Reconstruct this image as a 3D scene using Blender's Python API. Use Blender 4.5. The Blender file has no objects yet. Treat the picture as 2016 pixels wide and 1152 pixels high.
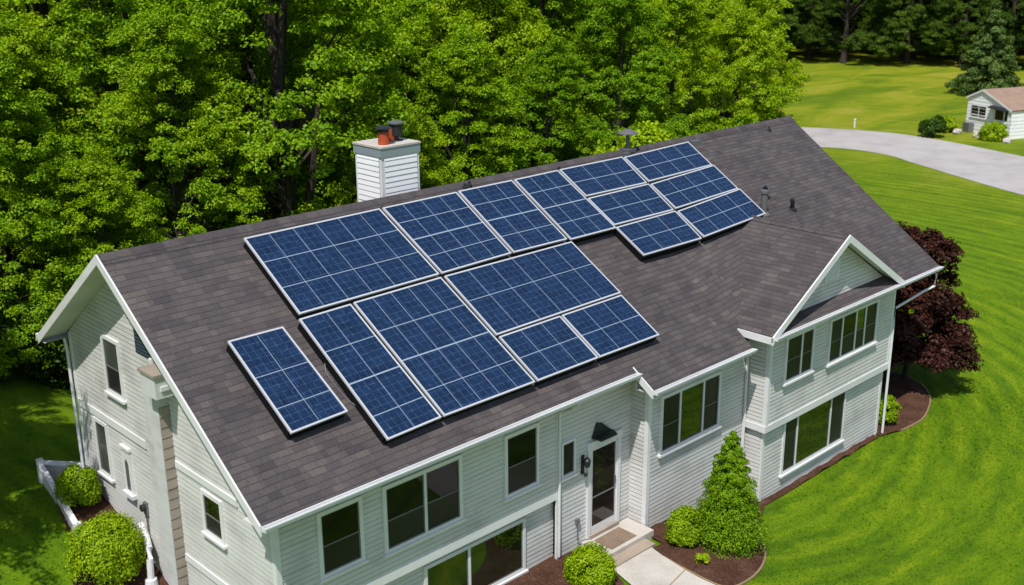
import bpy, math, random
import numpy as np
from mathutils import Vector, Matrix
R = math.radians
random.seed(7)
RNG = np.random.default_rng(11)
SC = bpy.context.scene
COL = SC.collection

# ------------------------------------------------------------------ camera, sky, sun, exposure
cam_d = bpy.data.cameras.new('camera')
cam = bpy.data.objects.new('camera', cam_d); COL.objects.link(cam)
cr = Vector((0.71800663, -0.6960035, -0.00675382)); cu = Vector((0.21614417, 0.21373272, 0.95268044)); cd = Vector((0.66162541, 0.68549067, -0.30389861))
cam.matrix_world = Matrix(((cr.x, cu.x, -cd.x, -7.594), (cr.y, cu.y, -cd.y, -18.147), (cr.z, cu.z, -cd.z, 12.319), (0, 0, 0, 1)))
cam_d.sensor_width = 36.0; cam_d.lens = 38.867; cam_d.clip_end = 3000
SC.camera = cam
cam_d.dof.use_dof = True; cam_d.dof.focus_distance = 24.0; cam_d.dof.aperture_fstop = 1.1
SUN = Vector((-0.42, -0.245, 0.88)).normalized()
wd = bpy.data.worlds.new('World'); SC.world = wd; wd.use_nodes = True
nt = wd.node_tree; bg = nt.nodes['Background']
sky = nt.nodes.new('ShaderNodeTexSky'); sky.sky_type = 'NISHITA'; sky.sun_disc = False
sky.sun_elevation = math.asin(SUN.z); sky.sun_rotation = math.atan2(SUN.x, SUN.y)
nt.links.new(sky.outputs[0], bg.inputs[0]); bg.inputs[1].default_value = 0.125
sd = bpy.data.lights.new('sun', 'SUN'); sd.energy = 4.55; sd.angle = R(0.5); sd.color = (1.0, 0.965, 0.92)
so = bpy.data.objects.new('sun', sd); COL.objects.link(so); so.location = (-20, -12, 42)
so.rotation_euler = (-SUN).to_track_quat('-Z', 'Y').to_euler()
SC.view_settings.view_transform = 'Standard'; SC.view_settings.look = 'None'
SC.view_settings.exposure = 0.0; SC.view_settings.gamma = 1.0
SC.render.engine = 'CYCLES'
SC.cycles.max_bounces = 6; SC.cycles.diffuse_bounces = 3; SC.cycles.transparent_max_bounces = 4; SC.cycles.transmission_bounces = 3

# ------------------------------------------------------------------ helpers
def tag(o, label=None, cat=None, group=None, kind=None):
    if label: o['label'] = label
    if cat: o['category'] = cat
    if group: o['group'] = group
    if kind: o['kind'] = kind
    return o

def empty(name, loc, label, cat, group=None, rz=0.0):
    o = bpy.data.objects.new(name, None); COL.objects.link(o)
    o.location = loc; o.rotation_euler = (0, 0, rz); o.empty_display_size = 0.2
    return tag(o, label, cat, group)

def copy_tree(o, parent=None):
    c = o.copy(); COL.objects.link(c)
    if parent: c.parent = parent
    for ch in o.children: copy_tree(ch, c)
    return c

class MB:
    """collects faces in world or local coordinates and links them as one mesh"""
    def __init__(s): s.v = []; s.f = []; s.uv = []; s.sm = []
    def face(s, pts, uv=None, smooth=False):
        b = len(s.v); s.v += [tuple(p) for p in pts]; s.f.append(tuple(range(b, b + len(pts))))
        s.uv.append(uv if uv else [(0, 0)] * len(pts)); s.sm.append(smooth)
    def box(s, a, b):
        x0, y0, z0 = [min(p, q) for p, q in zip(a, b)]; x1, y1, z1 = [max(p, q) for p, q in zip(a, b)]
        s.obox((x0, y0, z0), (1, 0, 0), (0, 1, 0), (0, 0, 1), x1 - x0, y1 - y0, z1 - z0)
    def obox(s, o, e1, e2, e3, a, b, c):
        o = Vector(o); A = Vector(e1) * a; B = Vector(e2) * b; C = Vector(e3) * c
        p = [o, o + A, o + A + B, o + B, o + C, o + A + C, o + A + B + C, o + B + C]
        flip = A.cross(B).dot(C) < 0
        for q in ((3, 2, 1, 0), (4, 5, 6, 7), (0, 1, 5, 4), (1, 2, 6, 5), (2, 3, 7, 6), (3, 0, 4, 7)):
            s.face([p[i] for i in (reversed(q) if flip else q)], [(0, 0), (1, 0), (1, 1), (0, 1)])
    def prism(s, poly, vec):
        P = [Vector(p) for p in poly]; V = Vector(vec); n = Vector((0, 0, 0))
        for i in range(len(P)): n += P[i].cross(P[(i + 1) % len(P)])
        if n.dot(V) < 0: P.reverse()
        s.face([p + V for p in P]); s.face(list(reversed(P)))
        for i in range(len(P)):
            j = (i + 1) % len(P); s.face([P[i], P[j], P[j] + V, P[i] + V])
    def tube(s, pts, rad, n=8, caps=True):
        P = [Vector(p) for p in pts]; rs = rad if isinstance(rad, (list, tuple)) else [rad] * len(P); rings = []
        for i, p in enumerate(P):
            d = (P[min(i + 1, len(P) - 1)] - P[max(i - 1, 0)]).normalized()
            a = d.cross(Vector((0, 0, 1)) if abs(d.z) < 0.9 else Vector((1, 0, 0))).normalized(); b = d.cross(a)
            rings.append([p + (a * math.cos(2 * math.pi * k / n) + b * math.sin(2 * math.pi * k / n)) * rs[i] for k in range(n)])
        for i in range(len(rings) - 1):
            for k in range(n):
                s.face([rings[i][k], rings[i][(k + 1) % n], rings[i + 1][(k + 1) % n], rings[i + 1][k]], None, True)
        if caps: s.face(list(reversed(rings[0]))); s.face(rings[-1])
    def lathe(s, c, prof, n=16):
        C = Vector(c)
        for (r0, z0), (r1, z1) in zip(prof[:-1], prof[1:]):
            for k in range(n):
                t0 = 2 * math.pi * k / n; t1 = 2 * math.pi * (k + 1) / n
                q = [C + Vector((r0 * math.cos(t0), r0 * math.sin(t0), z0)), C + Vector((r0 * math.cos(t1), r0 * math.sin(t1), z0)),
                     C + Vector((r1 * math.cos(t1), r1 * math.sin(t1), z1)), C + Vector((r1 * math.cos(t0), r1 * math.sin(t0), z1))]
                if r0 < 1e-6: q = q[1:]
                elif r1 < 1e-6: q = q[:3]
                s.face(q, None, r0 > 1e-6 and r1 > 1e-6 and abs(z1 - z0) > 1e-6)
    def build(s, name, mat, parent=None, bevel=0.0):
        me = bpy.data.meshes.new(name); me.from_pydata(s.v, [], s.f); me.update()
        ul = me.uv_layers.new(name='UVMap'); flat = [c for f in s.uv for p in f for c in p]
        ul.data.foreach_set('uv', flat); me.polygons.foreach_set('use_smooth', s.sm)
        me.materials.append(mat)
        o = bpy.data.objects.new(name, me); COL.objects.link(o)
        if parent is not None:
            o.parent = parent
            w = Vector((0, 0, 0)); q = parent
            while q is not None:
                if q.type == 'EMPTY': w = Vector(q.location); break
                q = q.parent
            if parent.type == 'EMPTY': o.location = -w
        if bevel:
            m = o.modifiers.new('bevel', 'BEVEL'); m.width = bevel; m.segments = 2; m.limit_method = 'ANGLE'
        return o

# ------------------------------------------------------------------ materials
def new_mat(name, col=(0.5, 0.5, 0.5), rough=0.6, spec=0.4, metal=0.0):
    m = bpy.data.materials.new(name); m.use_nodes = True; p = m.node_tree.nodes['Principled BSDF']
    p.inputs['Base Color'].default_value = (*col, 1); p.inputs['Roughness'].default_value = rough
    p.inputs['Specular IOR Level'].default_value = spec; p.inputs['Metallic'].default_value = metal
    return m
class NT:
    def __init__(s, m): s.t = m.node_tree; s.p = s.t.nodes['Principled BSDF']
    def n(s, typ, **kw):
        x = s.t.nodes.new(typ)
        for k, v in kw.items(): setattr(x, k, v)
        return x
    def l(s, a, b): s.t.links.new(a, b)
    def val(s, x, **kw):
        for k, v in kw.items(): x.inputs[k.replace('_', ' ')].default_value = v
        return x
    def coord(s, kind='Object', scale=(1, 1, 1), rot=(0, 0, 0), loc=(0, 0, 0)):
        c = s.n('ShaderNodeTexCoord'); mp = s.n('ShaderNodeMapping'); s.l(c.outputs[kind], mp.inputs[0])
        mp.inputs['Scale'].default_value = scale; mp.inputs['Rotation'].default_value = rot; mp.inputs['Location'].default_value = loc
        return mp.outputs[0]
    def noise(s, vec, scale, detail=3, rough=0.55, dist=0.0):
        x = s.n('ShaderNodeTexNoise'); s.l(vec, x.inputs['Vector']); s.val(x, Scale=scale, Detail=detail, Roughness=rough, Distortion=dist); return x.outputs['Fac']
    def ramp(s, fac, stops):
        x = s.n('ShaderNodeValToRGB'); s.l(fac, x.inputs[0]); e = x.color_ramp.elements
        while len(e) < len(stops): e.new(0.5)
        for k, (p, c) in zip(e, stops): k.position = p; k.color = (*c, 1) if len(c) == 3 else c
        return x.outputs[0]
    def mix(s, fac, a, b, blend='MIX'):
        x = s.n('ShaderNodeMix'); x.data_type = 'RGBA'; x.blend_type = blend
        if isinstance(fac, (int, float)): x.inputs[0].default_value = fac
        else: s.l(fac, x.inputs[0])
        for i, c in ((6, a), (7, b)):
            if isinstance(c, tuple): x.inputs[i].default_value = (*c, 1)
            else: s.l(c, x.inputs[i])
        return x.outputs[2]
    def math(s, op, a, b=0.0):
        x = s.n('ShaderNodeMath'); x.operation = op
        for i, c in ((0, a), (1, b)):
            if isinstance(c, (int, float)): x.inputs[i].default_value = c
            else: s.l(c, x.inputs[i])
        return x.outputs[0]
    def bump(s, h, strength=0.3, dist=0.02):
        b = s.n('ShaderNodeBump'); s.l(h, b.inputs['Height']); b.inputs['Strength'].default_value = strength; b.inputs['Distance'].default_value = dist
        s.l(b.outputs[0], s.p.inputs['Normal'])

def grey(v): return (v, v, v)
def m_paint(name, col, var=0.12, rough=0.55):
    m = new_mat(name, col, rough, 0.3); k = NT(m); v = k.coord('Object')
    a = k.noise(v, 1.3, 4); v2 = k.coord('Object', (0.7, 0.7, 8)); b = k.noise(v2, 1.0, 3)
    f = k.math('ADD', k.math('MULTIPLY', a, 0.6), k.math('MULTIPLY', b, 0.4))
    k.l(k.ramp(f, [(0.32, tuple(c * (1 - 2 * var) for c in col)), (0.52, col), (0.75, tuple(min(1, c * (1 + 0.5 * var)) for c in col))]), k.p.inputs['Base Color'])
    k.bump(k.noise(v, 40, 2), 0.12, 0.01)
    return m
MAT = {}
MAT['siding'] = m_paint('siding_paint', (0.615, 0.605, 0.58), 0.13)
MAT['trim'] = m_paint('trim_paint', (0.72, 0.72, 0.71), 0.06, 0.45)
MAT['gutter'] = m_paint('gutter_paint', (0.70, 0.71, 0.71), 0.05, 0.35)
MAT['stucco'] = m_paint('stucco', (0.58, 0.58, 0.57), 0.12, 0.85)
MAT['soffit'] = m_paint('soffit_paint', (0.62, 0.62, 0.60), 0.06)
MAT['tan'] = m_paint('tan_siding', (0.33, 0.28, 0.235), 0.12)
MAT['dark'] = new_mat('dark_metal', (0.03, 0.032, 0.035), 0.45, 0.4, 0.3)
MAT['wallshade'] = new_mat('slate_blue_shade', (0.045, 0.065, 0.080), 0.6, 0.3)  # colour of the shade patch on the left gable
MAT['steel'] = new_mat('dull_steel', (0.22, 0.22, 0.225), 0.45, 0.4, 0.6)
MAT['galv'] = new_mat('painted_flashing', (0.30, 0.36, 0.38), 0.5, 0.4, 0.2)
MAT['white'] = m_paint('white_paint', (0.88, 0.88, 0.87), 0.04)
MAT['terracotta'] = m_paint('terracotta', (0.42, 0.075, 0.025), 0.15, 0.8)
MAT['lead'] = new_mat('vent_lead', (0.14, 0.135, 0.135), 0.6, 0.3, 0.2)
MAT['alu'] = new_mat('panel_aluminium', (0.72, 0.73, 0.74), 0.32, 0.5, 0.35)

def m_shingle():
    m = new_mat('asphalt_shingle', (0.07, 0.06, 0.06), 0.92, 0.2); k = NT(m)
    uv = k.n('ShaderNodeUVMap').outputs[0]
    ns = k.n('ShaderNodeTexNoise'); k.l(uv, ns.inputs['Vector']); k.val(ns, Scale=1.1, Detail=2.0)
    off = k.n('ShaderNodeVectorMath'); off.operation = 'MULTIPLY_ADD'; k.l(ns.outputs['Color'], off.inputs[0]); off.inputs[1].default_value = (0.10, 0.045, 0); k.l(uv, off.inputs[2])
    def brick(w, h, ofs, mort, c1, c2, freq=2):
        b = k.n('ShaderNodeTexBrick'); k.l(off.outputs[0], b.inputs['Vector']); b.offset = ofs; b.offset_frequency = freq; b.squash = 0.8; b.squash_frequency = 3
        k.val(b, Scale=1.0, Mortar_Size=mort, Mortar_Smooth=0.3, Bias=0.0, Brick_Width=w, Row_Height=h)
        b.inputs['Color1'].default_value = (*c1, 1); b.inputs['Color2'].default_value = (*c2, 1); b.inputs['Mortar'].default_value = (0.4, 0.4, 0.4, 1); return b
    b1 = brick(0.31, 0.128, 0.37, 0.006, grey(0.0), grey(1.0))
    b2 = brick(0.41, 0.256, 0.61, 0.0, grey(0.0), grey(1.0), 3)
    f = k.math('ADD', k.math('MULTIPLY', b1.outputs['Color'], 0.62), k.math('MULTIPLY', b2.outputs['Color'], 0.38))
    big = k.noise(uv, 0.45, 3); f = k.math('ADD', k.math('MULTIPLY', f, 0.72), k.math('MULTIPLY', big, 0.32))
    col = k.ramp(f, [(0.12, (0.056, 0.048, 0.050)), (0.40, (0.077, 0.066, 0.067)), (0.62, (0.091, 0.078, 0.077)), (0.80, (0.108, 0.093, 0.087)), (0.95, (0.138, 0.117, 0.105))])
    gr = k.noise(uv, 34, 3, 0.8); col = k.mix(0.75, col, k.ramp(gr, [(0.3, grey(0.55)), (0.7, grey(1.35))]), 'MULTIPLY')
    st = k.n('ShaderNodeMapping'); k.l(uv, st.inputs[0]); st.inputs['Scale'].default_value = (1.6, 0.18, 1)
    sk = k.noise(st.outputs[0], 1.0, 3); col = k.mix(0.5, col, k.ramp(sk, [(0.35, grey(0.80)), (0.7, grey(1.15))]), 'MULTIPLY')
    # each course: thin dark butt line, the course shadow painted along its lower edge
    sep = k.n('ShaderNodeSeparateXYZ'); k.l(off.outputs[0], sep.inputs[0])
    fr = k.math('FRACT', k.math('DIVIDE', sep.outputs['Y'], 0.128))
    ln = k.mix(k.noise(uv, 2.6, 3, 0.7), k.ramp(fr, [(0.0, grey(0.42)), (0.09, grey(0.50)), (0.2, grey(1.0))]), k.ramp(fr, [(0.0, grey(0.8)), (0.09, grey(0.85)), (0.2, grey(1.0))]))
    col = k.mix(0.8, col, ln, 'MULTIPLY')
    col = k.mix(k.math('MULTIPLY', k.math('MULTIPLY', b1.outputs['Fac'], k.noise(uv, 5.0, 2)), 0.55), col, (0.022, 0.018, 0.019))
    k.l(col, k.p.inputs['Base Color'])
    h = k.math('ADD', k.math('MULTIPLY', fr, -0.8), k.math('ADD', k.math('MULTIPLY', b1.outputs['Color'], 0.35), k.math('MULTIPLY', gr, 0.25)))
    k.bump(h, 0.55, 0.012)
    return m
MAT['shingle'] = m_shingle()

def m_cells():
    m = new_mat('solar_cells', (0.012, 0.04, 0.14), 0.16, 0.4); k = NT(m)
    uv = k.n('ShaderNodeUVMap').outputs[0]; sep = k.n('ShaderNodeSeparateXYZ'); k.l(uv, sep.inputs[0])
    def lines(out, pitch, w):
        fr = k.math('FRACT', k.math('DIVIDE', out, pitch)); return k.math('LESS_THAN', fr, w / pitch)
    nz = k.noise(uv, 3.5, 3); nz2 = k.noise(uv, 14.0, 2)
    base = k.ramp(nz, [(0.3, (0.004, 0.014, 0.042)), (0.55, (0.007, 0.022, 0.064)), (0.8, (0.010, 0.031, 0.088))])
    fing = lines(sep.outputs['X'], 0.039, 0.0045)
    cx = lines(sep.outputs['X'], 0.157, 0.006); cy = lines(sep.outputs['Y'], 0.157, 0.006)
    col = k.mix(k.math('MULTIPLY', fing, k.ramp(nz2, [(0.3, grey(0.05)), (0.65, grey(0.40))])), base, (0.11, 0.18, 0.30))
    grid = k.math('MAXIMUM', cx, cy)
    col = k.mix(k.math('MULTIPLY', grid, k.ramp(nz2, [(0.35, grey(0.15)), (0.7, grey(0.55))])), col, (0.17, 0.26, 0.38))
    dirt = k.noise(uv, 38, 4, 0.7); col = k.mix(k.ramp(dirt, [(0.60, grey(0)), (0.72, grey(0.22))]), col, (0.13, 0.21, 0.32))
    k.l(col, k.p.inputs['Base Color']); k.l(k.ramp(nz2, [(0.3, grey(0.16)), (0.7, grey(0.26))]), k.p.inputs['Roughness'])
    return m
MAT['cells'] = m_cells()

def m_glass(name, base, rough=0.03, spec=0.5):
    m = new_mat(name, base, rough, spec); k = NT(m); v = k.coord('Object')
    k.l(k.ramp(k.noise(v, 0.9, 2), [(0.35, tuple(c * 0.5 for c in base)), (0.65, base)]), k.p.inputs['Base Color'])
    k.bump(k.noise(v, 1.2, 1), 0.05, 0.02)
    return m
MAT['glass'] = m_glass('window_glass', (0.008, 0.008, 0.008), 0.03, 0.28)
MAT['mirror'] = m_glass('bright_window_glass', (0.012, 0.018, 0.008), 0.02, 1.0)
MAT['mirror'].node_tree.nodes['Principled BSDF'].inputs['IOR'].default_value = 1.62
MAT['screen'] = m_glass('insect_screen', (0.026, 0.024, 0.024), 0.4, 0.3)
MAT['reflectionglass'] = m_glass('pale_reflection_glass', (0.085, 0.095, 0.080), 0.08, 0.5)  # pale reflection on the left gable panes put into the base colour
MAT['doorglass'] = m_glass('door_glass', (0.030, 0.022, 0.020), 0.05, 0.6)

def m_leaf(name, stops, trans=0.30, rough=0.5, nscale=0.5, objvar=0.34, gloss=0.012):
    m = bpy.data.materials.new(name); m.use_nodes = True; k = NT(m); k.t.nodes.remove(k.p)
    out = [n for n in k.t.nodes if n.type == 'OUTPUT_MATERIAL'][0]
    g = k.n('ShaderNodeNewGeometry'); oi = k.n('ShaderNodeObjectInfo'); v = k.coord('Object')
    f = k.math('ADD', k.math('MULTIPLY', g.outputs['Random Per Island'], 0.50), k.math('MULTIPLY', k.noise(v, nscale, 2), 0.62))
    f = k.math('ADD', f, k.math('MULTIPLY', k.math('SUBTRACT', oi.outputs['Random'], 0.5), objvar))
    col = k.ramp(f, stops)
    d = k.n('ShaderNodeBsdfDiffuse'); t = k.n('ShaderNodeBsdfTranslucent'); gl = k.n('ShaderNodeBsdfGlossy'); gl.inputs['Roughness'].default_value = rough
    k.l(col, d.inputs[0]); k.l(k.mix(0.6, col, (1.2, 1.2, 0.2), 'MULTIPLY'), t.inputs[0]); gl.inputs[0].default_value = (0.9, 0.95, 0.85, 1)
    m1 = k.n('ShaderNodeMixShader'); m1.inputs[0].default_value = trans; k.l(d.outputs[0], m1.inputs[1]); k.l(t.outputs[0], m1.inputs[2])
    m2 = k.n('ShaderNodeMixShader'); m2.inputs[0].default_value = gloss; k.l(m1.outputs[0], m2.inputs[1]); k.l(gl.outputs[0], m2.inputs[2])
    k.l(m2.outputs[0], out.inputs[0])
    return m
MAT['maple'] = m_leaf('maple_leaf', [(0.12, (0.080, 0.190, 0.002)), (0.45, (0.165, 0.320, 0.003)), (0.75, (0.290, 0.440, 0.004)), (0.97, (0.43, 0.52, 0.010))])
MAT['bushleaf'] = m_leaf('bush_leaf', [(0.15, (0.13, 0.24, 0.003)), (0.5, (0.26, 0.41, 0.004)), (0.85, (0.42, 0.53, 0.008))], 0.3, nscale=2.5)
MAT['conifer'] = m_leaf('cedar_leaf', [(0.15, (0.11, 0.23, 0.004)), (0.5, (0.20, 0.36, 0.006)), (0.85, (0.36, 0.50, 0.012))], 0.25, nscale=2.5)
MAT['redleaf'] = m_leaf('purple_leaf', [(0.15, (0.016, 0.006, 0.005)), (0.5, (0.042, 0.014, 0.010)), (0.85, (0.10, 0.030, 0.020))], 0.25, nscale=1.0)
MAT['spruce'] = m_leaf('spruce_needle', [(0.15, (0.025, 0.060, 0.014)), (0.5, (0.065, 0.125, 0.022)), (0.85, (0.16, 0.23, 0.05))], 0.15, nscale=0.7)
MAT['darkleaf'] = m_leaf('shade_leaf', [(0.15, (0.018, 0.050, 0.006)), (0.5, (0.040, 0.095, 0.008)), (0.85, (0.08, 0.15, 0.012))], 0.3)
MAT['farshade'] = m_leaf('far_shade_leaf', [(0.15, (0.022, 0.055, 0.006)), (0.5, (0.050, 0.105, 0.007)), (0.80, (0.11, 0.18, 0.010)), (0.97, (0.20, 0.27, 0.02))], 0.25)  # shade over the far tree line put into a darker leaf colour
def m_bark():
    m = new_mat('bark', (0.05, 0.04, 0.03), 0.9, 0.2); k = NT(m); v = k.coord('Object', (6, 6, 1.2))
    n = k.noise(v, 2.0, 4); k.l(k.ramp(n, [(0.3, (0.020, 0.016, 0.013)), (0.6, (0.065, 0.052, 0.042)), (0.8, (0.11, 0.095, 0.08))]), k.p.inputs['Base Color']); k.bump(n, 0.6, 0.04)
    return m
MAT['bark'] = m_bark()

def m_lawn(blades=False):
    m = new_mat('grass_blade' if blades else 'lawn', (0.1, 0.2, 0.01), 0.9, 0.15); k = NT(m); v = k.coord('Object')
    n1 = k.noise(v, 0.10, 4, 0.6, 0.6); n2 = k.noise(v, 1.1, 4, 0.65); n3 = k.noise(v, 13, 4, 0.8)
    # mowing streaks that sweep round the house corner: noise stretched along arcs
    c = k.n('ShaderNodeTexCoord'); sp = k.n('ShaderNodeSeparateXYZ'); k.l(c.outputs['Object'], sp.inputs[0])
    dx = k.math('SUBTRACT', sp.outputs['X'], 14.0); dy = k.math('SUBTRACT', sp.outputs['Y'], 6.0)
    rad = k.math('SQRT', k.math('ADD', k.math('MULTIPLY', dx, dx), k.math('MULTIPLY', dy, dy))); ang = k.math('ARCTAN2', dy, dx)
    cb = k.n('ShaderNodeCombineXYZ'); k.l(k.math('ADD', rad, k.math('MULTIPLY', n2, 0.5)), cb.inputs[0]); k.l(k.math('MULTIPLY', ang, 3.0), cb.inputs[1])
    s1 = k.noise(cb.outputs[0], 1.7, 4, 0.6); s2 = k.noise(cb.outputs[0], 4.0, 3, 0.7)
    wv = k.n('ShaderNodeTexWave'); wv.wave_type = 'BANDS'; wv.bands_direction = 'X'; k.l(cb.outputs[0], wv.inputs['Vector']); k.val(wv, Scale=0.42, Distortion=4.0, Detail=2.0, Detail_Scale=0.5, Detail_Roughness=0.6)
    f = k.math('ADD', k.math('MULTIPLY', n1, 0.14), k.math('MULTIPLY', n2, 0.12))
    f = k.math('ADD', f, k.math('MULTIPLY', s1, 0.29)); f = k.math('ADD', f, k.math('MULTIPLY', s2, 0.25)); f = k.math('ADD', f, k.math('MULTIPLY', n3, 0.10)); f = k.math('ADD', f, k.math('MULTIPLY', wv.outputs['Fac'], 0.06))
    if blades:
        g = k.n('ShaderNodeNewGeometry'); f = k.math('ADD', f, k.math('MULTIPLY', k.math('SUBTRACT', g.outputs['Random Per Island'], 0.45), 0.09))
    near = k.ramp(f, [(0.38, (0.050, 0.114, 0.002)), (0.46, (0.088, 0.170, 0.002)), (0.53, (0.130, 0.216, 0.003)), (0.605, (0.200, 0.268, 0.006))])
    sep = k.n('ShaderNodeSeparateXYZ'); k.l(c.outputs['Object'], sep.inputs[0])
    far = k.math('MULTIPLY', k.math('SUBTRACT', k.math('ADD', sep.outputs['X'], k.math('MULTIPLY', n1, 30)), 55), 0.03)
    x = k.n('ShaderNodeClamp'); k.l(far, x.inputs[0])
    fd = k.math('ADD', k.math('MULTIPLY', k.noise(k.coord('Object', (0.5, 1, 1), (0, 0, R(-25))), 0.22, 5, 0.65, 1.0), 0.62), k.math('MULTIPLY', f, 0.38))
    dry = k.ramp(fd, [(0.40, (0.095, 0.150, 0.004)), (0.475, (0.165, 0.212, 0.006)), (0.535, (0.23, 0.250, 0.010)), (0.60, (0.31, 0.280, 0.035))])
    k.l(k.mix(k.math('MULTIPLY', x.outputs[0], 0.85), near, dry), k.p.inputs['Base Color'])
    if not blades: k.bump(k.math('ADD', n3, k.math('MULTIPLY', k.noise(v, 60, 2), 0.6)), 0.5, 0.06)
    return m
MAT['lawn'] = m_lawn(); MAT['blade'] = m_lawn(True)
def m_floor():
    m = new_mat('forest_floor', (0.02, 0.025, 0.01), 0.95, 0.1); k = NT(m); v = k.coord('Object')  # kept dark in colour for the shade under the trees
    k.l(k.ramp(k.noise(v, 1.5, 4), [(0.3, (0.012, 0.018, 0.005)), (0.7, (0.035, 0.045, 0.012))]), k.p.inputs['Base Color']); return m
MAT['floor'] = m_floor()
def m_mulch():
    m = new_mat('mulch', (0.07, 0.035, 0.02), 0.95, 0.15); k = NT(m); v = k.coord('Object')
    a = k.noise(v, 26, 5, 0.75); b = k.noise(v, 2.0, 3)
    f = k.math('ADD', k.math('MULTIPLY', a, 0.7), k.math('MULTIPLY', b, 0.3))
    k.l(k.ramp(f, [(0.35, (0.035, 0.016, 0.010)), (0.5, (0.098, 0.046, 0.028)), (0.60, (0.165, 0.085, 0.055)), (0.70, (0.28, 0.17, 0.11))]), k.p.inputs['Base Color']); k.bump(a, 1.0, 0.05)
    return m
MAT['mulch'] = m_mulch()
def m_conc(name, col, sc=1.0):
    m = new_mat(name, col, 0.85, 0.25); k = NT(m); v = k.coord('Object')
    f = k.math('ADD', k.math('MULTIPLY', k.noise(v, 1.2 * sc, 4), 0.6), k.math('MULTIPLY', k.noise(v, 30 * sc, 3), 0.4))
    k.l(k.ramp(f, [(0.3, tuple(c * 0.72 for c in col)), (0.5, col), (0.7, tuple(c * 1.15 for c in col))]), k.p.inputs['Base Color']); k.bump(f, 0.2, 0.01)
    return m
MAT['concrete'] = m_conc('concrete', (0.50, 0.46, 0.41))
MAT['road'] = m_conc('pale_road', (0.40, 0.37, 0.355), 0.5)
MAT['riser'] = m_conc('step_riser', (0.36, 0.29, 0.225))
MAT['mat'] = m_conc('door_mat', (0.22, 0.155, 0.11), 3)
MAT['rock'] = m_conc('rock', (0.50, 0.46, 0.43), 2)
MAT['brownroof'] = m_conc('brown_roof', (0.30, 0.205, 0.150), 1.5)
MAT['edge'] = m_conc('bed_edge', (0.26, 0.19, 0.10), 2)

# ------------------------------------------------------------------ ground
def sst(a, b, x):
    t = min(1, max(0, (x - a) / (b - a))); return t * t * (3 - 2 * t)
def ground_z(x, y):
    z = -0.6 * sst(8.5, 14, x)
    z += 1.5 * sst(-2.5, 3.2, y) * (1 - sst(1.0, 5.0, x)) * sst(-40, -8, x)
    return z
def axis(knots):
    out = []
    for (a, b, s) in knots:
        n = max(1, int(round((b - a) / s))); out += [a + (b - a) * i / n for i in range(n)]
    return out + [knots[-1][1]]
xs = axis([(-300, -40, 26), (-40, -12, 4), (-12, 30, 0.6), (30, 130, 5), (130, 500, 40)])
ys = axis([(-200, -30, 20), (-30, -10, 2), (-10, 16, 0.6), (16, 100, 5), (100, 500, 40)])
me = bpy.data.meshes.new('lawn'); nx, ny = len(xs), len(ys)
me.from_pydata([(x, y, ground_z(x, y)) for y in ys for x in xs], [], [(j * nx + i, j * nx + i + 1, (j + 1) * nx + i + 1, (j + 1) * nx + i) for j in range(ny - 1) for i in range(nx - 1)])
for p in me.polygons: p.use_smooth = True
me.materials.append(MAT['lawn']); lawn = bpy.data.objects.new('lawn', me); COL.objects.link(lawn)
tag(lawn, 'bright green mown lawn around the house', 'lawn', kind='structure')

def catmull(pts, n=10, closed=False):
    P = [Vector((*p, 0)) for p in pts]; out = []; N = len(P)
    for i in range(N if closed else N - 1):
        g = (lambda j: P[j % N]) if closed else (lambda j: P[min(max(j, 0), N - 1)])
        a, b, c, d = g(i - 1), g(i), g(i + 1), g(i + 2)
        for s in range(n):
            t = s / n; out.append(0.5 * ((2 * b) + (c - a) * t + (2 * a - 5 * b + 4 * c - d) * t * t + (3 * b - a - 3 * c + d) * t ** 3))
    if not closed: out.append(P[-1])
    return [(q.x, q.y) for q in out]
def inside(poly, x, y):
    r = False; j = len(poly) - 1
    for i in range(len(poly)):
        if (poly[i][1] > y) != (poly[j][1] > y) and x < (poly[j][0] - poly[i][0]) * (y - poly[i][1]) / (poly[j][1] - poly[i][1]) + poly[i][0]: r = not r
        j = i
    return r
def sheet(name, left, right, mat, lift, label, cat, kind='structure', cross=6):
    """ribbon between two edge lines, laid on the ground"""
    mb = MB(); n = len(left)
    def P(i, s):
        x = left[i][0] * (1 - s) + right[i][0] * s; y = left[i][1] * (1 - s) + right[i][1] * s
        return (x, y, ground_z(x, y) + lift)
    for i in range(n - 1):
        for j in range(cross):
            a, b = j / cross, (j + 1) / cross
            mb.face([P(i, a), P(i, b), P(i + 1, b), P(i + 1, a)], None, True)
    o = mb.build(name, mat); return tag(o, label, cat, kind=kind)
rl = catmull([(33, 60), (45, 42), (56.0, 30.5), (61.5, 25.0), (63.9, 20.0), (64.0, 15.5), (61.6, 8.0), (56.5, -4), (54, -22), (56, -55)], 8)
rr = catmull([(25, 56), (38, 36), (50, 25.5), (56.0, 19.0), (56.6, 15.0), (55.0, 11.8), (51.0, 4.0), (47.5, -6), (46, -22), (48, -55)], 8)
sheet('road', rl, rr, MAT['road'], 0.02, 'pale grey road curving between lawn and small white house', 'road')
pl = catmull([(7.62, -5.30), (7.45, -5.9), (7.2, -6.9), (7.2, -8.5), (7.9, -11), (10, -15)], 6)
pr_ = catmull([(8.86, -5.30), (8.72, -5.9), (8.62, -6.9), (8.8, -8.2), (9.4, -10.3), (11.4, -14)], 6)
sheet('walkway', pl, pr_, MAT['concrete'], 0.05, 'cream concrete front walk leading to the step', 'path')
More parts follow.
